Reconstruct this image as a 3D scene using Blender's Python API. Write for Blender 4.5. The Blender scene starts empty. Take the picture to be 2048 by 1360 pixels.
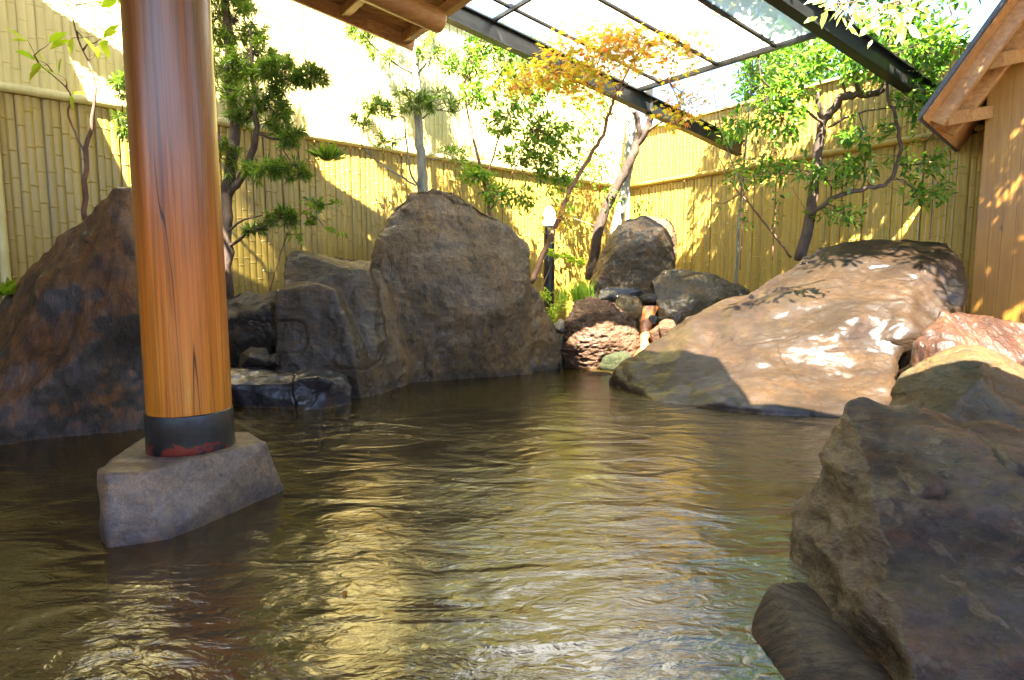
import bpy, bmesh, math, random
import numpy as np
from mathutils import Vector, Matrix

# ------------------------------------------------------------------ camera, sky, sun, exposure
S = bpy.context.scene
COL = S.collection
CAMH, FPX, PITCH = 1.2, 1145.0, math.radians(5.59)
cam = bpy.data.cameras.new('camera'); camo = bpy.data.objects.new('camera', cam); COL.objects.link(camo)
camo.location = (0, 0, CAMH); camo.rotation_euler = (math.radians(90) - PITCH, 0, 0)
cam.lens = 36 * FPX / 2048; cam.sensor_width = 36; cam.clip_start = 0.05; cam.clip_end = 2000
S.camera = camo
LDIR = Vector((.03, .70, -1.0)).normalized()          # way the sunlight travels
SUN_EL = math.asin(-LDIR.z)
SUN_AZ = math.atan2(-LDIR.x, -LDIR.y)                   # compass bearing of the sun, from +Y
w = bpy.data.worlds.new('World'); S.world = w; w.use_nodes = True
nt = w.node_tree; nt.nodes.clear()
sky = nt.nodes.new('ShaderNodeTexSky'); sky.sky_type = 'NISHITA'; sky.sun_disc = False
sky.sun_elevation = SUN_EL; sky.sun_rotation = SUN_AZ; sky.air_density = 1.0; sky.dust_density = 0.3; sky.ozone_density = 2.0
bg = nt.nodes.new('ShaderNodeBackground'); bg.inputs['Strength'].default_value = 0.06
wo = nt.nodes.new('ShaderNodeOutputWorld'); nt.links.new(sky.outputs[0], bg.inputs[0]); nt.links.new(bg.outputs[0], wo.inputs[0])
sl = bpy.data.lights.new('sun', 'SUN'); sl.energy = 5.0; sl.angle = math.radians(0.5); sl.color = (1.0, .93, .80)
so = bpy.data.objects.new('sun', sl); COL.objects.link(so); so.rotation_euler = LDIR.to_track_quat('-Z', 'Y').to_euler(); so.location = (0, 0, 12)
S.view_settings.view_transform = 'Standard'; S.view_settings.look = 'None'; S.view_settings.exposure = 3.88; S.view_settings.gamma = 1
S.cycles.use_denoising = True
S.cycles.max_bounces = 7; S.cycles.transparent_max_bounces = 12; S.cycles.diffuse_bounces = 4; S.cycles.glossy_bounces = 3

# ------------------------------------------------------------------ measuring helpers
CP, SP = math.cos(PITCH), math.sin(PITCH)
def ray(px, py):
    x, y = (px - 1024) / FPX, -(py - 680) / FPX
    return Vector((x, CP + y * SP, y * CP - SP))
def P(px, py, Y):
    r = ray(px, py); return Vector((0, 0, CAMH)) + r * (Y / r.y)
def W(px, py, z=0.0):
    r = ray(px, py); return Vector((0, 0, CAMH)) + r * ((z - CAMH) / r.z)

# ------------------------------------------------------------------ numpy noise
def _h(i, j, k, s):
    n = (i * 374761393 + j * 668265263 + k * 2147483647 + s * 1274126177) & 0xffffffff
    n = ((n ^ (n >> 13)) * 1274126177) & 0xffffffff
    n = ((n ^ (n >> 15)) * 2246822519) & 0xffffffff
    return ((n ^ (n >> 16)) & 0xffff) / 32767.5 - 1.0
def vnoise(p, s=0):
    f = np.floor(p).astype(np.int64); t = p - f; t = t * t * t * (t * (t * 6 - 15) + 10)
    i, j, k = f[:, 0], f[:, 1], f[:, 2]; r = 0
    for a in (0, 1):
        for b in (0, 1):
            for c in (0, 1):
                wgt = (t[:, 0] if a else 1 - t[:, 0]) * (t[:, 1] if b else 1 - t[:, 1]) * (t[:, 2] if c else 1 - t[:, 2])
                r = r + wgt * _h(i + a, j + b, k + c, s)
    return r
def fbm(p, s=0, o=4, g=.5):
    r, a, q = 0, 1.0, p.copy()
    for i in range(o):
        r = r + a * vnoise(q, s + i); q = q * 2.03 + 7.3; a *= g
    return r
def ridge(p, s=0, o=3):
    r, a, q = 0, 1.0, p.copy()
    for i in range(o):
        r = r + a * (1 - 2 * np.abs(vnoise(q, s + i))); q = q * 2.1 + 3.7; a *= .5
    return r

# ------------------------------------------------------------------ node helpers
class NM:
    def __init__(s, name):
        s.m = bpy.data.materials.new(name); s.m.use_nodes = True; s.t = s.m.node_tree; s.t.nodes.clear()
        s.out = s.n('ShaderNodeOutputMaterial')
    def n(s, ty, **k):
        n = s.t.nodes.new(ty)
        for a, v in k.items(): setattr(n, a, v)
        return n
    def L(s, a, b): s.t.links.new(a, b)
    def coord(s, kind='Object', scale=(1, 1, 1), rot=(0, 0, 0)):
        c = s.n('ShaderNodeTexCoord'); m = s.n('ShaderNodeMapping'); m.inputs['Scale'].default_value = scale; m.inputs['Rotation'].default_value = rot
        s.L(c.outputs[kind], m.inputs['Vector']); return m.outputs[0]
    def noise(s, vec, scale, detail=6, rough=.55, dist=0):
        n = s.n('ShaderNodeTexNoise'); s.L(vec, n.inputs['Vector'])
        n.inputs['Scale'].default_value = scale; n.inputs['Detail'].default_value = detail; n.inputs['Roughness'].default_value = rough; n.inputs['Distortion'].default_value = dist
        return n.outputs[0]
    def ramp(s, fac, stops, interp='LINEAR'):
        r = s.n('ShaderNodeValToRGB'); s.L(fac, r.inputs[0]); e = r.color_ramp.elements; r.color_ramp.interpolation = interp
        while len(e) > 1: e.remove(e[0])
        e[0].position = stops[0][0]; e[0].color = (*stops[0][1], 1)
        for p, c in stops[1:]:
            x = e.new(p); x.color = (*c, 1)
        return r.outputs[0]
    def g(s, v): return (v, v, v)
    def mix(s, fac, a, b, mode='MIX'):
        m = s.n('ShaderNodeMix', data_type='RGBA', blend_type=mode)
        for sock, v in ((m.inputs[0], fac), (m.inputs[6], a), (m.inputs[7], b)):
            if isinstance(v, (int, float)): sock.default_value = v
            elif isinstance(v, tuple): sock.default_value = (*v, 1)
            else: s.L(v, sock)
        return m.outputs[2]
    def math(s, op, a, b=0.0):
        m = s.n('ShaderNodeMath', operation=op)
        for i, v in enumerate((a, b)):
            if isinstance(v, (int, float)): m.inputs[i].default_value = v
            else: s.L(v, m.inputs[i])
        return m.outputs[0]
    def bump(s, h, strength=.5, dist=.02, nrm=None):
        b = s.n('ShaderNodeBump'); b.inputs['Strength'].default_value = strength; b.inputs['Distance'].default_value = dist
        s.L(h, b.inputs['Height'])
        if nrm: s.L(nrm, b.inputs['Normal'])
        return b.outputs[0]
    def princ(s, color, rough=.6, normal=None, coat=0, coat_rough=.1, metal=0, spec=.5, coat_normal=None):
        p = s.n('ShaderNodeBsdfPrincipled')
        def st(k, v):
            if isinstance(v, (int, float)): p.inputs[k].default_value = v
            elif isinstance(v, tuple): p.inputs[k].default_value = (*v, 1)
            else: s.L(v, p.inputs[k])
        st('Base Color', color); st('Roughness', rough); st('Coat Weight', coat); st('Coat Roughness', coat_rough); st('Metallic', metal); st('Specular IOR Level', spec)
        if normal: s.L(normal, p.inputs['Normal'])
        if coat_normal or normal: s.L(coat_normal or normal, p.inputs['Coat Normal'])
        return p.outputs[0]
    def done(s, sh): s.L(sh, s.out.inputs[0]); return s.m

def rock_mat(name, c1, c2, c3, dark=(.02, .018, .016), wet=.5, wr=.18, rough=.55, scale=1.6, stretch=(1, 1, 1), rot=(0, 0, 0), bump=.6, stain=.5, grain=.015, crack=.3, line=True, top=None, fineb=1.0, side=None, cbump=.6, rdgw=1.6, spec=.4, wetmin=.15):
    m = NM(name); o = m.coord('Object'); so_ = m.coord('Object', stretch, rot)
    big = m.noise(so_, scale, 8, .62, .6); big2 = m.noise(so_, scale * 2.7, 7, .65, .3); fine = m.noise(o, 38, 5, .7); mid = m.noise(so_, 11, 6, .65, .4)
    col = m.ramp(big, [(.30, c1), (.5, c2), (.68, c3)])
    col = m.mix(m.ramp(big2, [(.50, m.g(0)), (.68, m.g(stain))]), col, c3)
    col = m.mix(m.ramp(mid, [(.27, m.g(.8)), (.55, m.g(0))]), col, dark); spk = m.noise(o, 85, 4, .75); col = m.mix(1.0, col, m.ramp(spk, [(.3, m.g(.72)), (.5, m.g(1)), (.68, m.g(1.28))]), 'MULTIPLY')
    col = m.mix(m.ramp(fine, [(.35, m.g(.45)), (.55, m.g(0))]), col, dark)
    if top:                                              # run-off has stained the faces that look up
        gn = m.n('ShaderNodeNewGeometry'); sn = m.n('ShaderNodeSeparateXYZ'); m.L(gn.outputs['Normal'], sn.inputs[0])
        tf = m.math('ADD', sn.outputs[2], m.math('MULTIPLY', m.math('SUBTRACT', big2, .5), .25))
        strk = m.noise(m.coord('Object', (9, 9, 1.2), (0, .6, 0)), 1, 6, .6)
        tcol = m.mix(m.ramp(strk, [(.35, m.g(1)), (.6, m.g(0))]), top[0], top[1])
        col = m.mix(m.ramp(tf, [(top[2], m.g(0)), (top[2] + .14, m.g(1))]), col, tcol)
    if side:                                             # a fresh broken face keeps its own grey
        gn = m.n('ShaderNodeNewGeometry'); sn = m.n('ShaderNodeSeparateXYZ'); m.L(gn.outputs['Normal'], sn.inputs[0])
        tf = m.math('ADD', m.math('MULTIPLY', sn.outputs[0], -1), m.math('MULTIPLY', m.math('SUBTRACT', big2, .5), .25))
        scol = m.mix(m.ramp(mid, [(.35, m.g(1)), (.6, m.g(0))]), side[0], side[1])
        col = m.mix(m.ramp(tf, [(side[2], m.g(0)), (side[2] + .10, m.g(1))]), col, scol)
    # mineral scurf and dark veins
    vo = m.n('ShaderNodeTexVoronoi', feature='DISTANCE_TO_EDGE'); vo.inputs['Scale'].default_value = scale * 1.5
    dv = m.mix(.35, so_, m.n('ShaderNodeTexNoise').outputs[1])
    m.L(dv, vo.inputs['Vector'])
    vein = m.ramp(vo.outputs[0], [(0, m.g(1)), (.025, m.g(0))])
    gate = m.ramp(big2, [(.45, m.g(0)), (.6, m.g(crack))])
    vf = m.mix(1.0, vein, gate, 'MULTIPLY')
    col = m.mix(vf, col, dark)
    if line:                                             # waterline: mineral crust in the few cm over the water
        geo = m.n('ShaderNodeNewGeometry'); sx = m.n('ShaderNodeSeparateXYZ'); m.L(geo.outputs['Position'], sx.inputs[0])
        zz = m.math('ADD', sx.outputs[2], m.math('MULTIPLY', m.math('SUBTRACT', big2, .5), .06))
        wl = m.ramp(zz, [(.0, m.g(1)), (.010, m.g(.8)), (.03, m.g(0))]); wl = m.mix(1, wl, m.ramp(mid, [(.42, m.g(.1)), (.6, m.g(.9))]), 'MULTIPLY'); col = m.mix(wl, col, (.24, .12, .035))
        wd = m.ramp(zz, [(.0, m.g(.9)), (.04, m.g(.75)), (.13, m.g(0))]); col = m.mix(m.mix(1, wd, m.ramp(mid, [(.4, m.g(1)), (.6, m.g(.5))]), 'MULTIPLY'), col, dark)
    mid2 = m.noise(so_, 27, 8, .72, .8); rdg = m.math('ABSOLUTE', m.math('SUBTRACT', m.noise(so_, 6.5, 5, .6, .5), .5))
    h = m.math('ADD', m.math('MULTIPLY', mid, .9), m.math('ADD', m.math('MULTIPLY', mid2, .55 * fineb), m.math('MULTIPLY', rdg, -rdgw)))
    h = m.math('ADD', h, m.math('MULTIPLY', fine, .3))
    h = m.math('SUBTRACT', h, m.math('MULTIPLY', vf, .8))
    nb = m.bump(h, bump, .045); n2 = m.bump(m.noise(o, 110, 3, .6), bump * .5, .006, nb)
    cn = m.bump(m.math('ADD', mid, m.math('MULTIPLY', mid2, .5 * fineb)), bump * cbump, .03)
    wf = m.ramp(m.noise(o, 2.2, 5, .6), [(.42, m.g(wet * wetmin)), (.58, m.g(wet))])
    return m.done(m.princ(col, rough, n2, wf, wr, coat_normal=cn, spec=spec))

def leaf_mat(name, cols, trans=.45, rough=.4, spec=.4):
    m = NM(name); g = m.n('ShaderNodeNewGeometry')
    c = m.ramp(g.outputs['Random Per Island'], [(i / max(1, len(cols) - 1), c) for i, c in enumerate(cols)])
    p = m.princ(c, rough, spec=spec)
    t = m.n('ShaderNodeBsdfTranslucent'); cc = m.mix(1.0, c, (1.7, 1.75, .75), 'MULTIPLY'); m.L(cc, t.inputs[0])
    x = m.n('ShaderNodeMixShader'); x.inputs[0].default_value = trans; m.L(p, x.inputs[1]); m.L(t.outputs[0], x.inputs[2])
    return m.done(x.outputs[0])
def bark_mat(name, a, b, scale=14):
    m = NM(name); o = m.coord('Object', (1, 1, .35)); n = m.noise(o, scale, 7, .65, .5)
    return m.done(m.princ(m.ramp(n, [(.35, a), (.62, b)]), .8, m.bump(n, .8, .02)))
def wood_mat(name, a, b, c, axis='Z', scale=1.0, coat=.0, plank=0, rough=.5):
    sc = {'Z': (26, 26, 1.1), 'X': (1.1, 26, 26), 'Y': (26, 1.1, 26)}[axis]
    m = NM(name); o = m.coord('Object', sc); n = m.noise(o, scale, 8, .6, .5); n2 = m.noise(m.coord('Object'), 1.3, 4, .5)
    col = m.ramp(n, [(.3, a), (.5, b), (.72, c)]); col = m.mix(m.ramp(n2, [(.4, m.g(0)), (.65, m.g(.6))]), col, a)
    kn = m.noise(m.coord('Object', (9, 9, 4)), 1, 2); col = m.mix(m.ramp(kn, [(.72, m.g(0)), (.76, m.g(.7))]), col, (.06, .025, .01))
    return m.done(m.princ(col, rough, m.bump(n, .25, .004), coat, .15))
def plain(name, col, rough=.5, metal=0, coat=0, nz=.25):
    m = NM(name); n = m.noise(m.coord(), 9, 6, .6); d = tuple(x * (1 - nz * 2) for x in col)
    return m.done(m.princ(m.ramp(n, [(.3, d), (.65, col)]), rough, m.bump(n, .15, .004), coat, .15, metal))

# ------------------------------------------------------------------ object helpers
def link(name, me, mat, parent=None, loc=None):
    o = bpy.data.objects.new(name, me); COL.objects.link(o)
    if mat and not me.materials: me.materials.append(mat)
    if loc is not None: o.location = loc
    if parent: o.parent = parent; o.matrix_parent_inverse = Matrix.Translation(-Vector(parent.location))
    return o
def tag(o, label=None, cat=None, group=None, kind=None):
    if label: o['label'] = label
    if cat: o['category'] = cat
    if group: o['group'] = group
    if kind: o['kind'] = kind
    return o
def thing(name, loc, label, cat, group=None):
    o = bpy.data.objects.new(name, None); COL.objects.link(o); o.location = loc; o.empty_display_size = .2
    return tag(o, label, cat, group)
def mesh(name, vs, fs, smooth=False):
    me = bpy.data.meshes.new(name); me.from_pydata([tuple(v) for v in vs], [], [tuple(f) for f in fs]); me.update()
    if smooth: me.polygons.foreach_set('use_smooth', [True] * len(me.polygons))
    return me
def recentre(me, c):
    n = len(me.vertices); a = np.empty(n * 3); me.vertices.foreach_get('co', a); a = a.reshape(-1, 3) - np.array(c); me.vertices.foreach_set('co', a.ravel()); me.update()

class MB:                                                # collects boxes, beams and tubes for ONE mesh
    def __init__(s): s.v = []; s.f = []
    def add(s, v, f):
        o = len(s.v); s.v += [tuple(x) for x in v]; s.f += [tuple(i + o for i in q) for q in f]
    def beam(s, a, b, wd, ht, up=Vector((0, 0, 1)), ext=0):
        a, b = Vector(a), Vector(b); d = (b - a).normalized(); a = a - d * ext; b = b + d * ext
        x = d.cross(up).normalized(); y = x.cross(d).normalized()
        c = [(-1, -1), (1, -1), (1, 1), (-1, 1)]
        v = [p + x * (wd / 2 * i) + y * (ht / 2 * j) for p in (a, b) for i, j in c]
        s.add(v, [(3, 2, 1, 0), (4, 5, 6, 7), (0, 1, 5, 4), (1, 2, 6, 5), (2, 3, 7, 6), (3, 0, 4, 7)])
    def prism(s, poly, up):                              # polygon (3D points) extruded by vector up
        n = len(poly); v = [Vector(p) for p in poly] + [Vector(p) + Vector(up) for p in poly]
        s.add(v, [tuple(range(n))[::-1], tuple(range(n, 2 * n))] + [(i, (i + 1) % n, n + (i + 1) % n, n + i) for i in range(n)])
    def tube(s, pts, rad, n=8, cap=True):
        o = len(s.v); m = len(pts); prev = None
        for i, p in enumerate(pts):
            p = Vector(p); d = (Vector(pts[min(i + 1, m - 1)]) - Vector(pts[max(i - 1, 0)]))
            if d.length < 1e-7: d = Vector((0, 0, 1))
            d.normalize()
            if prev is None: x = d.orthogonal().normalized()
            else: x = (prev - d * prev.dot(d)); x = x.normalized() if x.length > 1e-5 else d.orthogonal().normalized()
            prev = x; y = d.cross(x); r = rad[i] if hasattr(rad, '__len__') else rad
            for k in range(n):
                a = 2 * math.pi * k / n; s.v.append(tuple(p + (x * math.cos(a) + y * math.sin(a)) * r))
        for i in range(m - 1):
            for k in range(n):
                s.f.append((o + i * n + k, o + i * n + (k + 1) % n, o + (i + 1) * n + (k + 1) % n, o + (i + 1) * n + k))
        if cap: s.f.append(tuple(o + k for k in range(n))[::-1]); s.f.append(tuple(o + (m - 1) * n + k for k in range(n)))
    def build(s, name, mat, parent=None, smooth=False, bevel=0, base=None):
        me = mesh(name, s.v, s.f, smooth)
        if bevel:
            bm = bmesh.new(); bm.from_mesh(me); bmesh.ops.bevel(bm, geom=bm.edges[:], offset=bevel, segments=2, affect='EDGES', clamp_overlap=True); bm.to_mesh(me); bm.free()
        loc = None
        if base is not None: recentre(me, base); loc = base
        return link(name, me, mat, parent, loc)

def catmull(pts, rad, sub=5):
    out, ro = [], []
    n = len(pts)
    for i in range(n - 1):
        p0, p1, p2, p3 = pts[max(i - 1, 0)], pts[i], pts[i + 1], pts[min(i + 2, n - 1)]
        for k in range(sub):
            t = k / sub
            out.append(.5 * ((2 * p1) + (p2 - p0) * t + (2 * p0 - 5 * p1 + 4 * p2 - p3) * t * t + (3 * p1 - p0 - 3 * p2 + p3) * t ** 3)); ro.append(rad[i] * (1 - t) + rad[i + 1] * t)
    out.append(pts[-1]); ro.append(rad[-1]); return out, ro

# ------------------------------------------------------------------ rocks: unions of convex blocks, remeshed and weathered
def rock(name, hulls, mat, label, cat='rock', vox=.03, smooth=3, big=.04, bigs=1.6, fine=.012, fines=7, rid=.0, rids=3, strdir=(1, 1, 1), seed=1, group=None, det=.006, crk=.022):
    bm = bmesh.new()
    for h in hulls:
        pts = []
        for q in h:
            if isinstance(q, Vector): pts.append(q)
            elif q[2] == 'w':
                p = W(q[0], q[1]); pts += [p, Vector((p.x, p.y, -.4))]
            elif q[2] == 'd':
                p = P(q[0], q[1], q[3]); pts += [p, Vector((p.x, p.y, -.4))]
            else: pts.append(P(*q))
        vs = [bm.verts.new(p) for p in pts]
        r = bmesh.ops.convex_hull(bm, input=vs)
        junk = [v for v in set(r['geom_interior'] + r['geom_unused']) if isinstance(v, bmesh.types.BMVert) and v.is_valid and not v.link_faces]
        if junk: bmesh.ops.delete(bm, geom=junk, context='VERTS')
    bmesh.ops.recalc_face_normals(bm, faces=bm.faces[:])
    me = bpy.data.meshes.new('tmp'); bm.to_mesh(me); bm.free()
    o = bpy.data.objects.new('tmp', me); COL.objects.link(o)
    r = o.modifiers.new('r', 'REMESH'); r.mode = 'VOXEL'; vox = max(.011, vox * .62); r.voxel_size = vox; r.adaptivity = 0
    s = o.modifiers.new('s', 'SMOOTH'); s.factor = .5; s.iterations = int(smooth * 1.5)
    dg = bpy.context.evaluated_depsgraph_get(); dg.update()
    m2 = bpy.data.meshes.new_from_object(o.evaluated_get(dg)); bpy.data.objects.remove(o)
    n = len(m2.vertices); a = np.empty(n * 3); m2.vertices.foreach_get('co', a); a = a.reshape(-1, 3)
    nr = np.empty(n * 3); m2.vertices.foreach_get('normal', nr); nr = nr.reshape(-1, 3)
    q = a * np.array(strdir)
    d = big * fbm(a * bigs, seed, 3) + fine * fbm(q * fines, seed + 9, 4, .6)
    if rid: d = d + rid * ridge(q * rids, seed + 20)
    d = d + det * (ridge(q * 6.5, seed + 31, 4) * .6 + fbm(q * 17, seed + 40, 3, .6) * .4)
    if crk:
        wq = a * 1.25 * np.array([1, 1, .8]) + .35 * np.stack([vnoise(a * 3, seed + 60), vnoise(a * 3, seed + 61), vnoise(a * 3, seed + 62)], 1)
        g1 = vnoise(wq, seed + 50); g2 = vnoise(wq * 1.9 + 5, seed + 51)
        d = d - crk * (np.exp(-(g1 / .03) ** 2) * np.clip(g2 * 3 + .4, 0, 1) + .5 * np.exp(-(g2 / .04) ** 2) * np.clip(g1 * 3, 0, 1)) + crk * .5 * np.tanh(g1 * 14)
    a = a + nr * d[:, None]
    c = a.mean(0); c[2] = a[:, 2].min()
    m2.vertices.foreach_set('co', (a - c).ravel()); m2.polygons.foreach_set('use_smooth', [True] * len(m2.polygons)); m2.update()
    m2.name = name
    ob = bpy.data.objects.new(name, m2); COL.objects.link(ob); ob.location = c; m2.materials.clear(); m2.materials.append(mat)
    return tag(ob, label, cat, group)

# ------------------------------------------------------------------ foliage
BROAD = (np.array([(0, 0, 0), (.30, .19, .03), (.65, .17, .02), (1, 0, -.10), (.65, -.17, .02), (.30, -.19, .03)]), [(0, 1, 2, 3), (0, 3, 4, 5)])
STRAP = (np.array([(0, 0, 0), (.5, .075, .02), (1, 0, -.08), (.5, -.075, .02)]), [(0, 1, 2), (0, 2, 3)])
GRASS = (np.array([(0, .012, 0), (0, -.012, 0), (.5, -.014, .22), (.5, .014, .22), (1, 0, .0)]), [(0, 1, 2, 3), (3, 2, 4)])
def _maple():
    v = [(0, 0, 0)]; f = []
    for a, l in ((-115, .45), (-72, .72), (-35, .92), (0, 1.0), (35, .92), (72, .72), (115, .45)):
        r = math.radians(a); o = len(v); wd = .12
        v += [(math.cos(r) * l * .45 - math.sin(r) * wd, math.sin(r) * l * .45 + math.cos(r) * wd, .02), (math.cos(r) * l, math.sin(r) * l, -.10), (math.cos(r) * l * .45 + math.sin(r) * wd, math.sin(r) * l * .45 - math.cos(r) * wd, .02)]
        f += [(0, o + 2, o + 1, o)]
    return np.array(v), f
MAPLE = _maple()
def leaf_mesh(name, tmpl, pos, dr, size, rng, roll=1.2, upb=None):
    tv, tf = tmpl; n = len(pos); pos = np.array(pos); d = np.array(dr); d /= np.linalg.norm(d, axis=1)[:, None] + 1e-9
    up = np.array([0, 0, 1.0]) + rng.normal(0, .35 * roll, (n, 3))
    y = np.cross(up, d); y /= np.linalg.norm(y, axis=1)[:, None] + 1e-9; z = np.cross(d, y)
    s = size * rng.uniform(.65, 1.25, n)
    V = pos[:, None, :] + s[:, None, None] * (tv[None, :, 0:1] * d[:, None, :] + tv[None, :, 1:2] * y[:, None, :] + tv[None, :, 2:3] * z[:, None, :])
    k = len(tv); V = V.reshape(-1, 3)
    loops, starts, tot = [], [], 0
    base = np.arange(n) * k
    me = bpy.data.meshes.new(name)
    F = [np.array(f) for f in tf]; per = sum(len(f) for f in F)
    L = (base[:, None] + np.concatenate(F)[None, :]).ravel()
    st = np.cumsum([0] + [len(f) for f in F])[:-1]; ST = (np.arange(n)[:, None] * per + st[None, :]).ravel()
    me.vertices.add(len(V)); me.vertices.foreach_set('co', V.ravel())
    me.loops.add(len(L)); me.loops.foreach_set('vertex_index', L.astype(np.int32))
    me.polygons.add(len(ST)); me.polygons.foreach_set('loop_start', ST.astype(np.int32))
    me.polygons.foreach_set('loop_total', np.tile([len(f) for f in F], n).astype(np.int32))
    me.update(calc_edges=True); me.validate(); return me

def tree(name, label, cat, branches, clumps, tmpl, lsize, lmat, bmat, seed=1, tw=14, per=9, spread=.05, tuft=0, roll=1.2, droop=.2, twig_r=.004, group=None, nseg=8, wob=.02, flat=0):
    """branches: [[(px,py,Y,r_m),...],...]; clumps: [(px,py,Y,rx_px,ry_px,rY_m,density)]"""
    rng = np.random.default_rng(seed)
    mb = MB(); samples = []; base = None
    for br in branches:
        pts = [P(a, b, c) for a, b, c, _ in br]; rad = [q[3] for q in br]
        if base is None: base = pts[0].copy()
        pp, rr = catmull(pts, rad, 5)
        pp = [p + Vector(rng.normal(0, wob, 3) * min(1, r / .03)) * .5 if 0 < i < len(pp) - 1 else p for i, (p, r) in enumerate(zip(pp, rr))]
        mb.tube(pp, rr, nseg); samples += [(p, r) for p, r in zip(pp, rr)]
    SP_ = np.array([p for p, _ in samples])
    pos, dr = [], []
    for (cx, cy, Y, rx, ry, rY, dens) in clumps:
        c = np.array(P(cx, cy, Y)); sx, sz = rx / FPX * Y, ry / FPX * Y
        nt_ = max(2, int(tw * dens))
        j0 = np.argmin(((SP_ - c) ** 2).sum(1)); hub0 = SP_[j0]
        # a limb from the branch to the clump's heart
        hub = c * .75 + hub0 * .25
        if np.linalg.norm(hub - hub0) > .05:
            midp = (hub + hub0) / 2 + rng.normal(0, .04, 3)
            mb.tube([Vector(hub0), Vector(midp), Vector(hub)], [twig_r * 2.4, twig_r * 1.9, twig_r * 1.3], 5)
        for _ in range(nt_):
            u = rng.normal(0, 1, 3); u /= np.linalg.norm(u); u *= rng.uniform(.35, 1.0) ** .6
            e = c + np.array([u[0] * sx, u[1] * rY, u[2] * sz])
            s0 = hub if rng.random() < .75 else SP_[np.argmin(((SP_ - e) ** 2).sum(1))]
            if np.linalg.norm(e - s0) > 2.5 * max(sx, sz, rY) + .2: s0 = hub
            m_ = (s0 + e) / 2 + rng.normal(0, .12, 3) * np.linalg.norm(e - s0) + np.array([0, 0, .06 * np.linalg.norm(e - s0)])
            tp = [s0, m_, e]; mb.tube([Vector(x) for x in tp], [twig_r, twig_r * .7, twig_r * .35], 4, False)
            if tuft:
                ax = e - m_; ax /= np.linalg.norm(ax) + 1e-9
                for q in range(per):
                    t = rng.uniform(.45, 1); cpos = m_ * (1 - t) + e * t
                    for _k in range(tuft):
                        d = ax * rng.uniform(.2, .9) + rng.normal(0, .75, 3); pos.append(cpos + d * .004); dr.append(d)
            else:
                for q in range(per):
                    t = rng.uniform(.3, 1.05); cpos = (m_ * (1 - t) + e * t if t > .3 else m_)
                    cpos = cpos + rng.normal(0, spread, 3) * np.array([1, 1, .6 if flat else 1])
                    d = (cpos - s0); d = d / (np.linalg.norm(d) + 1e-9) * .6 + rng.normal(0, .7, 3) * (np.array([1, 1, .25]) if flat else 1); d[2] -= droop; pos.append(cpos); dr.append(d)
    root = thing(name, base, label, cat, group)
    mb.build('trunk', bmat, root, True)
    if pos: link('crown', leaf_mesh('crown', tmpl, pos, dr, lsize, rng, roll), lmat, root)
    return root

# ------------------------------------------------------------------ site frame
E1 = Vector((.78, .625, 0)).normalized()                 # along the left fence, towards the far corner
E2 = Vector((.62, -.78, 0)).normalized()                 # along the right fence, from the far corner towards us
CORNER = Vector((2.52, 12.8, 0)); RAILZ = 3.30
NL = Vector((E1.y, -E1.x, 0))                            # from the left fence towards the pool
NR = Vector((-E2.y * -1, 0, 0))
NR = Vector((-abs(E2.y), -abs(E2.x), 0)).normalized()    # from the right fence towards the pool

# ------------------------------------------------------------------ setting: ground, pool, water
def soil_mat():
    m = NM('soil'); o = m.coord(); n = m.noise(o, 5, 8, .7); n2 = m.noise(o, 60, 4, .7)
    return m.done(m.princ(m.mix(m.ramp(n, [(.4, m.g(0)), (.6, m.g(1))]), (.05, .035, .02), (.10, .075, .035)), .9, m.bump(n2, .8, .02)))
SOIL = soil_mat()
def ground():
    N = 130; xs = np.concatenate([[-400, -120, -40, -16], np.linspace(-9, 10, N), [18, 40, 120, 400]]); ys = np.concatenate([[-400, -100, -30, -8], np.linspace(-4, 15, N), [20, 40, 120, 400]])
    X, Y = np.meshgrid(xs, ys); c2 = CORNER
    # distance to each fence line (positive inside)
    dl = (X - c2.x) * NL.x + (Y - c2.y) * NL.y; dr_ = (X - c2.x) * NR.x + (Y - c2.y) * NR.y
    edge = np.minimum(dl, dr_)
    shore = 1.25 + .25 * np.sin(X * 1.7) + .9 * np.clip((Y - 7.5) / 3, 0, 1) + .6 * np.clip((X - 2.8) / 1.5, 0, 1)
    t = np.clip((shore - edge) / .45, 0, 1); Z = -.55 + t * t * (3 - 2 * t) * .85
    Z = Z + .05 * fbm(np.stack([X.ravel(), Y.ravel(), 0 * X.ravel()], 1) * 1.5, 3, 3).reshape(X.shape) * (t > 0)
    v = np.stack([X, Y, Z], -1).reshape(-1, 3); nx, ny = len(xs), len(ys)
    f = [(j * nx + i, j * nx + i + 1, (j + 1) * nx + i + 1, (j + 1) * nx + i) for j in range(ny - 1) for i in range(nx - 1)]
    m = NM('ground'); o = m.coord(); n = m.noise(o, 5, 8, .7); n2 = m.noise(o, 60, 4, .7)
    soil = m.mix(m.ramp(n, [(.4, m.g(0)), (.6, m.g(1))]), (.05, .035, .02), (.11, .08, .04))
    bed = m.ramp(m.noise(o, 2.2, 8, .65, .4), [(.35, (.05, .035, .012)), (.5, (.16, .10, .035)), (.68, (.30, .20, .08))])
    geo = m.n('ShaderNodeNewGeometry'); sx = m.n('ShaderNodeSeparateXYZ'); m.L(geo.outputs['Position'], sx.inputs[0])
    col = m.mix(m.ramp(sx.outputs[2], [(0, m.g(0)), (.03, m.g(1))]), bed, soil)
    o_ = link('ground', mesh('ground', v, f, True), m.done(m.princ(col, .85, m.bump(n2, .8, .02)))); tag(o_, 'dark soil bed behind the rocks and brown floor of the pool', 'ground', kind='structure')
ground()
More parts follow.
